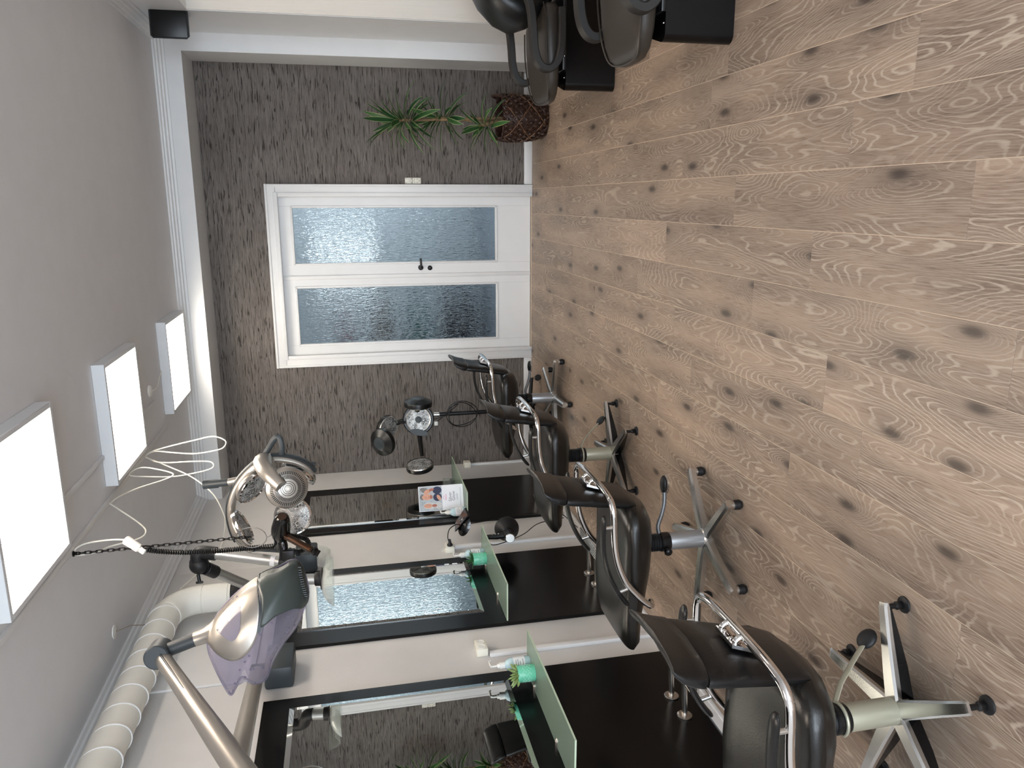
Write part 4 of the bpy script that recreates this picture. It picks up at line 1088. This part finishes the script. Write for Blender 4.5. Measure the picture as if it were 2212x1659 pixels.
r = thing('extraction_arm', 'jointed silver extraction arm with black knuckles and clear hood by the middle mirror', 'extraction arm', (0.12, -2.224, 2.13))
def seg(name, m, a, b_, rad, n=22, bev=0.002): return MB().cyl(a, b_, rad, n, bev=bev).build(name, m, r, world=True)
TR = 0.026
J = Vector((0.478, -2.545, 2.268))
seg('swivel', 'black_soft', (0.12, -2.224, 2.137), (0.15, -2.255, 2.06), 0.040)
MB().ball((0.158, -2.268, 2.045), 0.044, 18, 12).build('knuckle', 'black_soft', r, world=True)
T1a, T1b = Vector((0.19, -2.30, 2.055)), Vector((0.432, -2.528, 2.232))
seg('lower_tube', 'aluminium_tube', T1a, T1b, TR)
d = (T1b - T1a).normalized()
seg('tube_socket', 'black_soft', T1b - d * 0.055, T1b + d * 0.02, TR + 0.006)
MB().ball(J + Vector((-0.012, 0, 0.0)), (0.044, 0.044, 0.046), 20, 14).build('knuckle', 'black_soft', r, world=True)
MB().tube([J + Vector((-0.012 + 0.047 * math.cos(a), 0.02 * math.sin(a), 0.047 * math.sin(a))) for a in [2 * math.pi * q / 28 for q in range(28)]], 0.0025, 6, closed=True).build('knuckle_seam', 'black_plastic', r, world=True)
kb = MB().cyl(J + Vector((-0.05, -0.02, 0.005)), J + Vector((-0.085, -0.03, 0.0)), 0.008, 10).build('wing_screw', 'black_plastic', r, world=True)
MB().box(J + Vector((-0.088, -0.031, 0.0)), (0.010, 0.012, 0.034), bev=0.003).build('wing', 'black_plastic', kb, world=True)
T2a, T2b = Vector((0.527, -2.542, 2.235)), Vector((0.480, -2.626, 1.872))
MB().tube(smooth([J, J + Vector((0.035, 0, 0.004)), T2a + Vector((0.002, 0, 0.014)), T2a + (T2b - T2a) * 0.14], 5), 0.033, 20).build('elbow', 'black_soft', r, world=True)
seg('upper_tube', 'aluminium_tube', T2a + (T2b - T2a) * 0.10, T2b, TR)
d = (T2b - T2a).normalized()
lb = MB(); q0 = T2b - d * 0.055
lb.cyl(q0, q0 + d * 0.022, TR + 0.0006, 22); lb.build('rating_label', 'label_white', r, world=True)
MB().tube(smooth([T2b - d * 0.012, T2b + d * 0.03, Vector((0.455, -2.648, 1.822)), Vector((0.425, -2.660, 1.812)), Vector((0.404, -2.668, 1.80)), Vector((0.401, -2.672, 1.775))], 5), 0.031, 20).build('wrist_elbow', 'black_soft', r, world=True)
seg('hood_tube', 'aluminium_tube', (0.401, -2.672, 1.79), (0.400, -2.684, 1.700), TR)
MB().lathe([(0.030, 0.0), (0.033, 0.004), (0.034, 0.026), (0.052, 0.030), (0.054, 0.036), (0.030, 0.038)], (0.400, -2.682, 1.722), (0, -0.06, -1), 28).build('hood_flange', 'black_soft', r, world=True)
hood = MB()
rings = []
for (rr, z) in ((0.040, 1.690), (0.062, 1.688), (0.100, 1.676), (0.132, 1.655), (0.146, 1.638), (0.148, 1.634), (0.132, 1.650), (0.100, 1.671), (0.062, 1.683), (0.040, 1.685)):
    rings.append([Vector((0.385 + 0.72 * rr * math.cos(a), -2.695 + rr * 1.0 * math.sin(a), z)) for a in [2 * math.pi * q / 40 for q in range(40)]])
hood.loft(rings, cap=False).build('clear_hood', 'plastic_clear', r, world=True)
fl = MB()
rows = []
for k in range(9):
    q = k / 8
    y = -2.80 + 0.23 * q
    prof = [(0.455, 1.668), (0.475, 1.646), (0.500, 1.642), (0.520, 1.664), (0.533, 1.705), (0.530, 1.705), (0.517, 1.667), (0.499, 1.646), (0.477, 1.650), (0.457, 1.671)]
    s_ = 1 - 0.10 * abs(q - 0.5) * 2
    rows.append([Vector((0.455 + (x - 0.455) * s_, y, 1.645 + (z - 1.645) * s_)) for (x, z) in prof])
fl.loft(rows).build('hood_flap', 'plastic_clear', r, world=True)

# ================================================================== SILVER INFRARED RING (wall arm, far)
r = thing('infrared_processor', 'silver infrared hair processor ring with four chrome heater heads on a wall arm', 'hair processor', (0.87, -2.86, 1.89))
arc = smooth([(0.652, -2.850, 1.975), (0.682, -2.845, 2.012), (0.745, -2.842, 2.044), (0.833, -2.840, 2.055), (0.909, -2.838, 2.041), (0.982, -2.840, 2.003), (1.042, -2.848, 1.948), (1.078, -2.858, 1.891), (1.087, -2.866, 1.837), (1.074, -2.874, 1.766), (1.046, -2.880, 1.714), (1.012, -2.874, 1.690)], 5)
n_ = len(arc)
MB().tube(arc, [0.034 - 0.012 * abs(k / (n_ - 1) - 0.6) for k in range(n_)], 14, up=(0, 1, 0), flat=[0.008 + 0.014 * math.sin(math.pi * (0.06 + 0.84 * k / (n_ - 1))) for k in range(n_)]).build('ring_arm', 'silver_paint', r, world=True)
MB().tube([p_ + (p_ - Vector((0.86, -2.85, 1.87))).normalized() * 0.016 for p_ in arc[8:]], 0.024, 10, up=(0, 1, 0), flat=0.007).build('ring_back', 'anthracite', r, world=True)
q_ = MB().tube([(0.985, -2.825, 1.995), (0.972, -2.812, 2.055)], 0.017, 16); q_.build('post_socket', 'silver_paint', r, world=True)
MB().cyl((0.973, -2.813, 2.045), (0.960, -2.786, 2.160), 0.0165, 18).build('post', 'anthracite', r, world=True)
MB().tube([(0.962, -2.790, 2.105), (0.959, -2.784, 2.168)], 0.0195, 16, flat=0.0195).build('post_fork', 'anthracite', r, world=True)
Q = Vector((0.865, -2.856, 1.888))
def heater(c, nrm, nm, rad=0.086, seen='front', br=None):
    c = Vector(c); nrm = Vector(nrm).normalized()
    hd = MB().lathe([(0.012, -0.034), (0.045, -0.031), (rad * 0.86, -0.022), (rad, -0.008), (rad, 0.0)], c, nrm, 36).build(nm, 'silver_paint', r, world=True)
    MB().lathe([(rad, -0.002), (rad + 0.003, 0.002), (rad + 0.003, 0.013), (rad - 0.004, 0.017), (rad - 0.008, 0.011)], c, nrm, 36, cap=False).build('chrome_rim', 'chrome', hd, world=True)
    MB().lathe([(rad - 0.006, 0.010), (rad * 0.55, 0.016), (0.001, 0.018)], c, nrm, 36).build('grill', 'heater_grill', hd, world=True)
    if seen == 'back':
        ax = nrm; q = Vector((0, 0, 1)).rotation_difference(ax)
        sl = MB()
        for k in range(56):
            a = 2 * math.pi * k / 56
            for (r0, r1) in ((0.040, 0.056), (0.059, 0.073)):
                rm = (r0 + r1) / 2
                zz = -0.0295 + (0.0045 if r0 > 0.05 else 0.0005)
                m4 = Matrix.Translation(c) @ q.to_matrix().to_4x4() @ Matrix.Rotation(a, 4, 'Z')
                tb = bmesh.new(); bmesh.ops.create_cube(tb, size=1.0)
                bmesh.ops.scale(tb, vec=Vector((r1 - r0, 0.0030, 0.004)), verts=tb.verts)
                bmesh.ops.transform(tb, matrix=m4 @ Matrix.Translation((rm, 0, zz)) @ Matrix.Rotation(-0.30 if r0 < 0.05 else -0.33, 4, 'Y'), verts=tb.verts)
                sl.join(tb)
        so = sl.build('vent_slots', 'black_soft', hd, world=True); so['kind'] = 'stuff'
        MB().lathe([(0.001, -0.0365), (0.006, -0.0360), (0.007, -0.033)], c, nrm, 12).build('centre_boss', 'white_plastic', hd, world=True)
        for rr in (0.014, 0.022, 0.030):
            MB().tube([c + q @ Vector((rr * math.cos(a), rr * math.sin(a), -0.0335)) for a in [2 * math.pi * k / 40 for k in range(40)]], 0.0011, 4, closed=True).build('vent_ring', 'black_soft', hd, world=True)
    return hd
heater((1.010, -3.040, 1.790), (-0.20, 0.95, 0.22), 'heater_head', seen='back')
heater((0.955, -2.84, 1.955), (-0.42, -0.48, -0.62), 'heater_head', rad=0.082)
heater((0.985, -2.775, 1.752), (-0.62, -0.42, 0.55), 'heater_head', rad=0.082)
heater((0.745, -2.705, 1.800), (0.30, -0.88, 0.10), 'heater_head', rad=0.084)
heater((0.785, -2.900, 2.005), (0.42, 0.02, -0.90), 'heater_head', rad=0.080)
MB().tube(smooth([(1.070, -2.872, 1.890), (1.074, -2.95, 1.880), (1.062, -3.03, 1.850), (1.030, -3.078, 1.808)], 5), [0.050 - 0.0015 * k for k in range(16)], 14, up=(0.3, 0, 1), flat=[0.048 - 0.0013 * k for k in range(16)]).build('head_bracket', 'silver_paint', r, world=True)
MB().tube(smooth([(1.085, -2.858, 1.900), (1.130, -2.862, 1.872), (1.176, -2.874, 1.842), (1.184, -2.880, 1.822), (1.150, -2.884, 1.812), (1.100, -2.880, 1.815)], 5), 0.009, 10, up=(0, 1, 0), flat=0.013).build('hand_grip', 'anthracite', r, world=True)
MB().cyl((1.060, -2.845, 1.80), (1.046, -2.850, 1.712), 0.022, 16, bev=0.004).build('control_knob', 'anthracite', r, world=True)
MB().cyl((1.046, -2.850, 1.712), (1.041, -2.853, 1.676), 0.010, 14, bev=0.002).build('control_stem', 'anthracite', r, world=True)
# its wall box and folded arm
MB().b2(0.0, 0.115, -1.78, -1.60, 1.755, 1.885, bev=0.012).build('wall_box', 'anthracite', r, world=True)
MB().tube(smooth([(0.09, -1.70, 1.862), (0.22, -1.95, 1.885), (0.42, -2.35, 1.93), (0.60, -2.72, 1.962), (0.655, -2.84, 1.972)], 5), 0.013, 10, up=(0, 0, 1), flat=0.012).build('wall_arm', 'anthracite', r, world=True)
MB().b2(0.03, 0.115, -1.72, -1.66, 1.885, 1.925, bev=0.008).build('arm_pivot', 'black_plastic', r, world=True)

# ================================================================== BLACK INFRARED PROCESSOR on a floor stand
r = thing('stand_processor', 'black infrared hair processor on a wheeled stand against the grey wall', 'hair processor', (0.565, -0.42, 0))
sy = -0.42
MB().cyl((0.565, sy, 0.09), (0.565, sy, 0.845), 0.0165, 18).build('pole', 'black_plastic', r, world=True)
MB().cyl((0.565, sy, 0.835), (0.565, sy, 0.885), 0.021, 18, bev=0.003).build('pole_clamp', 'aluminium', r, world=True)
MB().cyl((0.565, sy, 0.88), (0.565, sy, 0.93), 0.010, 14).build('inner_pole', 'chrome', r, world=True)
MB().lathe([(0.03, 0.075), (0.035, 0.085), (0.03, 0.125), (0.018, 0.13)], (0.565, sy, 0), n=20).build('stand_hub', 'black_plastic', r, world=True)
for k in range(5):
    a = 2 * math.pi * k / 5 + 0.35
    e = Vector((0.565 + 0.25 * math.cos(a), sy + 0.25 * math.sin(a), 0.075))
    lg = MB().tube([(0.565, sy, 0.105), (0.565 + 0.13 * math.cos(a), sy + 0.13 * math.sin(a), 0.095), e], [0.018, 0.016, 0.013], 10).build('foot', 'black_plastic', r, world=True)
    MB().cyl(e, e + Vector((0, 0, -0.03)), 0.008, 10).build('caster_stem', 'chrome', lg, world=True)
    for s_ in (-0.011, 0.011):
        sd = Vector((-math.sin(a), math.cos(a), 0))
        MB().cyl(Vector((e.x, e.y, 0.025)) + sd * (s_ - 0.006), Vector((e.x, e.y, 0.025)) + sd * (s_ + 0.006), 0.0245, 18, bev=0.003).build('caster_wheel', 'black_soft', lg, world=True)
cc = Vector((0.545, -0.46, 1.004))
ny = Vector((0.22, -0.97, 0.06)).normalized()
hs = MB()
hs.lathe([(0.04, 0.075), (0.085, 0.060), (0.116, 0.025), (0.120, 0.0), (0.112, -0.012), (0.104, -0.012)], cc, -ny, 40)
hs.build('head_housing', 'black_plastic', r, world=True)
def disc(c, nrm, rad, nm, back='black_plastic', front=True):
    c = Vector(c); nrm = Vector(nrm).normalized()
    hd = MB().lathe([(0.050, -0.052), (0.054, -0.050), (rad * 0.98, -0.026), (rad, -0.020), (rad, 0.006), (rad - 0.006, 0.010), (rad - 0.012, -0.004)], c, nrm, 36).build(nm, back, r, world=True)
    MB().lathe([(0.002, -0.0535), (0.046, -0.0530), (0.049, -0.0515)], c, nrm, 30).build('end_cap', 'anthracite', hd, world=True)
    MB().lathe([(rad - 0.001, 0.006), (rad - 0.005, 0.013), (rad - 0.013, 0.009)], c, nrm, 36, cap=False).build('chrome_rim', 'aluminium', hd, world=True)
    MB().lathe([(rad - 0.012, 0.008), (0.045, 0.002), (0.030, 0.010), (0.012, 0.012), (0.001, 0.013)], c, nrm, 36).build('grill', 'heater_grill', hd, world=True)
    return hd
hd = MB().lathe([(0.101, 0.010), (0.094, 0.019), (0.086, 0.017)], cc, ny, 40, cap=False).build('centre_rim', 'aluminium', r, world=True)
MB().lathe([(0.090, 0.014), (0.040, 0.017), (0.001, 0.018)], cc, ny, 40).build('centre_grill', 'heater_grill', r, world=True)
MB().lathe([(0.026, 0.016), (0.024, 0.026), (0.012, 0.028), (0.001, 0.029)], cc, ny, 24).build('centre_lens', 'anthracite', r, world=True)
disc((0.700, -0.60, 1.015), (-1.0, 0.05, 0.02), 0.106, 'side_heater')
disc((0.215, -0.58, 1.015), (0.95, -0.14, 0.10), 0.106, 'side_heater')
disc((0.500, -0.50, 1.240), (-0.10, -0.75, -0.66), 0.102, 'top_heater')
disc((0.455, -0.69, 1.285), (0.05, 0.72, -0.66), 0.104, 'top_heater')
for (a, b_, w) in (((0.62, -0.44, 1.01), (0.70, -0.52, 1.015), 0.03), ((0.47, -0.44, 1.00), (0.25, -0.47, 0.985), 0.035), ((0.535, -0.44, 1.09), (0.51, -0.43, 1.19), 0.035)):
    MB().tube([a, (Vector(a) + Vector(b_)) / 2 + Vector((0, 0.02, 0)), b_], [w * 1.2, w, w * 0.8], 12, up=(0, 1, 0), flat=[0.022, 0.018, 0.016]).build('head_arm', 'black_plastic', r, world=True)
MB().lathe([(0.060, 0.0), (0.068, 0.004), (0.068, 0.03)], cc + Vector((-0.095, -0.028, 0.0)), ny, 24, sx=0.35).build('side_hinge', 'anthracite', r, world=True)
cb = []
for k in range(46):
    a = 2 * math.pi * 2.2 * k / 45
    cb.append(Vector((0.565 + (0.105 + 0.012 * math.sin(k * 0.37)) * math.sin(a) * 0.9, sy - 0.03 - 0.010 * math.cos(a), 0.66 + 0.115 * math.cos(a) + 0.012 * math.sin(k * 0.5))))
MB().tube(smooth([Vector((0.53, sy - 0.02, 0.90))] + cb + [Vector((0.515, sy - 0.03, 0.862))], 2), 0.0036, 6).build('supply_cable', 'cable_black', r, world=True)
MB().box((0.505, sy - 0.035, 0.868), (0.034, 0.030, 0.030), bev=0.006).build('plug', 'white_plastic', r, world=True)

# ================================================================== HAIR STEAMER on its swivel arm (nearest)
r = thing('hair_steamer', 'large silver hair steamer with violet clear hood on a folding wall arm', 'hair steamer', (0.767, -3.749, 1.852), math.radians(13.0))
S_ = 1 / 634.0
def hp(u_, v_): return ((u_ - 300) * S_, -(v_ - 555) * S_)
HULL = [hp(*a) for a in ((300, 452), (268, 450), (232, 460), (196, 474), (167, 489), (178, 499), (200, 512), (196, 524), (186, 538), (185, 553), (196, 566), (222, 576), (258, 598), (296, 630), (330, 648), (368, 661), (411, 654), (442, 638), (431, 604), (416, 566), (388, 520), (345, 475))]
CX, CZ = 0.02, 0.0
def closed_curve(P, k=5): return [(p_.x, p_.y) for p_ in smooth([Vector((a[0], a[1], 0)) for a in P], k, True)]
HC = closed_curve(HULL)
HA = [(math.atan2(z - CZ, x - CX), math.hypot(x - CX, z - CZ)) for x, z in HC]
def hull_r(a):
    best = None; tot = 0; s = 0
    for (aa, rr) in HA:
        d = abs((aa - a + math.pi) % (2 * math.pi) - math.pi)
        w = math.exp(-(d / 0.07) ** 2); tot += w; s += w * rr
    return s / tot if tot > 1e-6 else 0.2
def height(x, z, depth=0.150):
    a = math.atan2(z - CZ, x - CX); s = math.hypot(x - CX, z - CZ) / hull_r(a)
    return depth * math.sqrt(max(0.0, 1 - min(s, 1) ** 2.2))
def patch(poly, cen, off, side, rings=9, k=5, grow=1.0):
    P = closed_curve(poly, k); R_ = []
    for i in range(1, rings + 1):
        q = i / rings
        row = []
        for (x, z) in P:
            xx = cen[0] + (x - cen[0]) * q * grow; zz = cen[1] + (z - cen[1]) * q * grow
            row.append(Vector((xx, -side * (height(xx, zz) + off), zz)))
        R_.append(row)
    b = MB(); b.loft(R_, cap=False)
    c_ = b.bm.verts.new(Vector((cen[0], -side * (height(*cen) + off), cen[1])))
    b.bm.verts.ensure_lookup_table()
    first = [b.bm.verts[i] for i in range(len(P))]
    for i in range(len(P)): b.bm.faces.new((c_, first[i], first[(i + 1) % len(P)]))
    return b
def solid(o, th):
    m = o.modifiers.new('wall', 'SOLIDIFY'); m.thickness = th; m.offset = 0
hf = patch(HULL, (CX, CZ), 0.0, 1, 14).build('hood_front', 'plastic_violet', r, sharp=80)
hb = patch(HULL, (CX, CZ), 0.0, -1, 14).build('hood_back', 'plastic_violet', r, sharp=80)
SILVER = [hp(*a) for a in ((301, 449), (292, 463), (277, 484), (268, 506), (272, 528), (292, 550), (325, 565), (357, 569), (387, 568), (414, 561), (388, 520), (345, 475))]
sc = hp(335, 530)
for sd in (1, -1):
    o = patch(SILVER, sc, 0.006, sd, 8).build('silver_shell', 'silver_paint', r, sharp=80); solid(o, 0.004)
    o = patch([hp(*a) for a in ((332, 474), (362, 494), (384, 517), (374, 529), (350, 530), (325, 527), (309, 513), (318, 492))], hp(345, 508), 0.0095, sd, 5).build('shell_window', 'plastic_smoke', r, sharp=80)
    o = patch([hp(*a) for a in ((416, 563), (431, 604), (442, 637), (428, 650), (411, 655), (368, 661), (346, 655), (356, 632), (350, 600), (332, 571), (357, 574), (387, 573))], hp(390, 612), 0.008, sd, 8).build('motor_housing', 'dark_green_grey', r, sharp=80); solid(o, 0.006)
    o = patch([hp(*a) for a in ((414, 559), (417, 566), (387, 575), (357, 577), (326, 571), (324, 563), (357, 568), (387, 566))], hp(370, 570), 0.011, sd, 3).build('gasket', 'anthracite', r, sharp=80)
for k in range(14):
    a = hp(431 - k * 4.6, 644 + k * 0.9)
    MB().box((a[0], -height(*a) - 0.010, a[1]), (0.0026, 0.012, 0.020)).build('vent_fin', 'black_plastic', r)
ri = [Vector((x, 0, z)) for x, z in HC]
MB().tube(ri, 0.0045, 8, closed=True, up=(0, 1, 0)).build('hood_lip', 'plastic_violet', r)
rs = random.Random(5)
for k in range(46):
    u_, v_ = rs.uniform(190, 345), rs.uniform(500, 640)
    x, z = hp(u_, v_); a = math.atan2(z - CZ, x - CX)
    if math.hypot(x - CX, z - CZ) > 0.9 * hull_r(a): continue
    MB().ball((x, -height(x, z) - 0.001, z), (0.004, 0.003, 0.004), 8, 6).build('hood_nub', 'plastic_violet', hf)
# neck and arm joint
n0, n1, n2 = hp(303, 462), hp(293, 424), hp(275, 362)
MB().tube([Vector((n0[0] + 0.01, 0, n0[1] - 0.03)), Vector((n0[0], 0, n0[1])), Vector(((n0[0] + n1[0]) / 2, 0, (n0[1] + n1[1]) / 2)), Vector((n1[0], 0, n1[1]))], [0.050, 0.036, 0.026, 0.024], 20).build('neck', 'silver_paint', r)
MB().tube([Vector((n1[0], 0, n1[1])), Vector((n2[0], 0, n2[1]))], 0.0225, 20).build('neck_tube', 'anthracite', r)
jl = Vector((hp(272, 352)[0], 0, hp(272, 352)[1]))
MB().cyl(jl + Vector((0, -0.047, 0)), jl + Vector((0, 0.045, 0)), 0.040, 28, bev=0.004).build('arm_joint', 'anthracite', r)
wj = root_matrix(r) @ (jl + Vector((-0.004, 0.002, 0)))
elb = Vector((0.665, -4.414, 1.804))
dv = (elb - wj)
pts = [wj + dv * q for q in (0.02, 0.12, 0.3, 0.6, 1.0)]
MB().tube(pts, [0.030, 0.030, 0.032, 0.036, 0.040], 16, up=(0.9, 0.3, 0.3), flat=[0.028, 0.026, 0.028, 0.034, 0.040]).build('upper_arm', 'silver_paint', r, world=True)
MB().tube([p_ + Vector((0.030, 0.035, 0.030)) for p_ in pts[1:4]], 0.004, 8).build('arm_cable', 'anthracite', r, world=True)
MB().cyl(elb + Vector((0, 0, -0.05)), elb + Vector((0, 0, 0.11)), 0.05, 24, bev=0.006).build('elbow_joint', 'anthracite', r, world=True)
wb = Vector((0.085, -2.915, 1.990)); el2 = elb + Vector((0, 0, 0.067))
MB().tube([wb, wb + (el2 - wb) * 0.5, el2], 0.033, 16, up=(0, 0, 1), flat=0.024).build('lower_arm', 'silver_paint', r, world=True)
MB().b2(0.0, 0.11, -2.95, -2.73, 1.83, 1.96, bev=0.014).build('wall_box', 'anthracite', r, world=True)
MB().cyl((0.072, -2.90, 1.95), (0.072, -2.90, 2.02), 0.036, 20, bev=0.004).build('wall_pivot', 'black_plastic', r, world=True)

# ================================================================== HANGING HAIR DRYER, chain and ceiling cable
HX, HY = 0.790, -3.030
r = thing('hanging_chain', 'thin black chain hanging from the ceiling trunking', 'chain', (HX, HY, 2.0))
lk = None
zz = 2.645; k = 0
while zz > 1.96:
    L_ = 0.026
    pts = []
    for q in range(12):
        a = 2 * math.pi * q / 12
        u_ = 0.006 * math.cos(a); v_ = (0.0085 if math.sin(a) > 0 else -0.0085) + 0.006 * math.sin(a)
        x, y = (u_, 0) if k % 2 == 0 else (0, u_)
        pts.append(Vector((HX + x + 0.012 * (2.645 - zz), HY + y, zz - 0.013 + v_)))
    o = MB().tube(pts, 0.0019, 5, closed=True).build('chain_link', 'iron_black', r, world=True)
    zz -= 0.0215; k += 1
MB().lathe([(0.012, 0), (0.012, -0.004), (0.004, -0.007), (0.004, -0.016)], (HX, HY, 2.645), n=14).build('ceiling_hook', 'iron_black', r, world=True)
MB().ball((HX, HY, 2.365), (0.010, 0.010, 0.018), 10, 8).build('snap_hook', 'iron_black', r, world=True)
rg = smooth([(0.800, -3.005, 2.015), (0.826, -3.008, 1.985), (0.832, -3.01, 1.945), (0.815, -3.015, 1.905), (0.785, -3.02, 1.890), (0.757, -3.02, 1.905), (0.744, -3.02, 1.945), (0.752, -3.015, 1.985), (0.775, -3.01, 2.012)], 5, True)
o = MB().tube(rg, 0.0022, 7, closed=True).build('wire_ring', 'wire_steel', r, world=True)
MB().tube(smooth([(0.785, -3.02, 1.890), (0.79, -3.02, 1.875), (0.80, -3.02, 1.865), (0.795, -3.02, 1.852)], 4), 0.0022, 6).build('ring_hook', 'wire_steel', r, world=True)

r = thing('hanging_hair_dryer', 'black hair dryer with coiled cord hanging on the chain beside the silver ring', 'hair dryer', (0.80, -3.03, 1.83))
A_, B_ = Vector((0.905, -3.095, 1.812)), Vector((0.735, -2.99, 1.842)); ax = (B_ - A_)
L_ = ax.length
MB().lathe([(0.016, 0.002), (0.020, 0.0), (0.027, 0.008), (0.034, 0.030), (0.040, 0.075), (0.041, 0.105), (0.036, 0.135), (0.026, 0.165), (0.022, L_ + 0.02), (0.018, L_ + 0.022)], A_, ax, 28).build('barrel', 'black_gloss', r, world=True)
MB().lathe([(0.001, -0.001), (0.018, -0.0012), (0.019, 0.002)], A_, ax, 24).build('intake_mesh', 'brown_gloss', r, world=True)
for k in range(10):
    a = 2 * math.pi * k / 10; q = Vector((0, 0, 1)).rotation_difference(ax)
    MB().box(A_ + q @ Vector((0.0225 * math.cos(a), 0.0225 * math.sin(a), 0.006)), (0.004, 0.004, 0.006), bev=0.001).build('intake_rib', 'black_soft', r, world=True)
MB().tube([p_ for p_ in (A_ + ax.normalized() * 0.055 + Vector((0.012, -0.036, 0.010)), A_ + ax.normalized() * 0.058 + Vector((0.006, -0.038, 0.000)), A_ + ax.normalized() * 0.06 + Vector((0.002, -0.039, -0.010)))], 0.0022, 5).build('brand_mark', 'label_white', r, world=True)
MB().tube(smooth([(0.775, -3.030, 1.830), (0.752, -3.040, 1.822), (0.712, -3.048, 1.822), (0.690, -3.05, 1.825)], 4), 0.019, 12, up=(0, 0, 1), flat=0.016).build('handle', 'black_gloss', r, world=True)
MB().box((0.700, -3.06, 1.80), (0.075, 0.03, 0.05), bev=0.006).build('holder', 'black_plastic', r, world=True)
def coil(path, rad, turns, w, nm, par, m='cable_black'):
    P_ = smooth(path, 10); ln = [0]
    for a, b_ in zip(P_, P_[1:]): ln.append(ln[-1] + (b_ - a).length)
    N_ = int(turns * 9); out = []
    P2, F2 = frames(P_)
    j = 0
    for k in range(N_ + 1):
        s = ln[-1] * k / N_
        while j < len(ln) - 2 and ln[j + 1] < s: j += 1
        t_ = (s - ln[j]) / max(1e-9, ln[j + 1] - ln[j])
        p_ = P_[j].lerp(P_[j + 1], t_)
        _, n1_, b1_ = F2[j]
        a = 2 * math.pi * turns * k / N_
        out.append(p_ + n1_ * rad * math.cos(a) + b1_ * rad * math.sin(a))
    return MB().tube(out, w, 5).build(nm, m, par, world=True)
coil([(0.742, -3.02, 1.86), (0.738, -3.01, 1.99), (0.745, -3.02, 2.17), (0.765, -3.03, 2.30), (0.782, -3.035, 2.365)], 0.0085, 56, 0.0036, 'coiled_cord', r)
coil([(0.722, -3.03, 1.80), (0.705, -3.02, 1.765), (0.728, -3.02, 1.722), (0.762, -3.02, 1.730), (0.785, -3.02, 1.795)], 0.0085, 26, 0.0036, 'coiled_cord', r)
r = thing('hair_clipper', 'dark brown hair clipper with bronze trim hanging under the dryer', 'clipper', (0.77, -3.085, 1.76))
a_, b_ = Vector((0.806, -3.065, 1.812)), Vector((0.742, -3.100, 1.700))
q = Vector((0, 0, 1)).rotation_difference(b_ - a_)
MB().box((a_ + b_) / 2, (0.026, 0.022, (b_ - a_).length), rot=q, bev=0.006).build('body', 'brown_gloss', r, world=True)
MB().box((a_ + b_) / 2 + Vector((0.008, -0.013, 0.004)), (0.010, 0.004, (b_ - a_).length * 0.92), rot=q, bev=0.001).build('trim', 'copper_rim', r, world=True)
MB().box(b_ + (b_ - a_).normalized() * 0.010, (0.034, 0.018, 0.020), rot=q, bev=0.003).build('blade', 'black_gloss', r, world=True)
MB().box(b_ + (b_ - a_).normalized() * 0.026, (0.030, 0.010, 0.014), rot=q, bev=0.002).build('comb', 'black_plastic', r, world=True)

CABLE_A = [(0.808, -1.800, 2.641), (0.835, -1.815, 2.601), (0.868, -1.850, 2.503), (0.908, -1.894, 2.356), (0.930, -1.920, 2.256), (0.911, -1.950, 2.191), (0.882, -1.966, 2.196), (0.864, -1.963, 2.235), (0.845, -1.942, 2.354), (0.844, -1.896, 2.471), (0.838, -1.829, 2.582), (0.812, -1.804, 2.638)]
CABLE_B = [(0.805, -1.812, 2.638), (0.793, -1.874, 2.578), (0.807, -1.953, 2.489), (0.819, -1.995, 2.378), (0.819, -2.018, 2.272), (0.797, -2.028, 2.249), (0.776, -2.027, 2.279), (0.760, -2.031, 2.377), (0.757, -2.045, 2.460), (0.781, -2.091, 2.563), (0.806, -2.128, 2.638), (0.822, -2.118, 2.640), (0.835, -2.095, 2.600), (0.822, -2.087, 2.535), (0.796, -2.114, 2.438), (0.776, -2.141, 2.479), (0.789, -2.277, 2.568), (0.805, -2.429, 2.621), (0.800, -2.508, 2.641)]
CABLE_C = [(0.805, -1.820, 2.638), (0.776, -1.928, 2.497), (0.745, -2.012, 2.381), (0.699, -2.062, 2.301), (0.641, -2.087, 2.246), (0.549, -2.096, 2.211), (0.488, -2.091, 2.207), (0.353, -2.032, 2.239), (0.256, -1.992, 2.292), (0.154, -1.963, 2.391), (0.060, -1.96, 2.50)]
CABLE_D = [(0.803, -2.510, 2.640), (0.784, -2.570, 2.578), (0.751, -2.662, 2.481), (0.740, -2.737, 2.439), (0.731, -2.787, 2.459), (0.740, -2.870, 2.554), (0.760, -2.964, 2.580), (0.777, -3.015, 2.636), (0.804, -3.018, 2.638), (0.818, -2.999, 2.599), (0.823, -2.995, 2.512), (0.823, -3.010, 2.443)]
r = thing('ceiling_cable', 'loose cream cable looping from the ceiling trunking to a white plug', 'cable', (0.805, -1.81, 2.64))
for P_ in (CABLE_A, CABLE_B, CABLE_D): MB().tube(smooth(P_, 6), 0.0036, 7).build('cable_loop', 'cable_white', r, world=True)
pl_a, pl_b = Vector((0.825, -3.009, 2.450)), Vector((0.786, -3.030, 2.392))
MB().cyl(pl_a, pl_b, 0.020, 16, bev=0.005, r2=0.018).build('plug', 'white_plastic', r, world=True)
MB().cyl(pl_b, pl_b + (pl_b - pl_a) * 0.35, 0.013, 14, bev=0.003).build('connector', 'white_plastic', r, world=True)
tag(MB().tube(smooth(CABLE_C, 6), 0.0036, 7).build('wall_cable', 'cable_white'), 'cream cable sagging from the ceiling loops across to the left wall', 'cable')
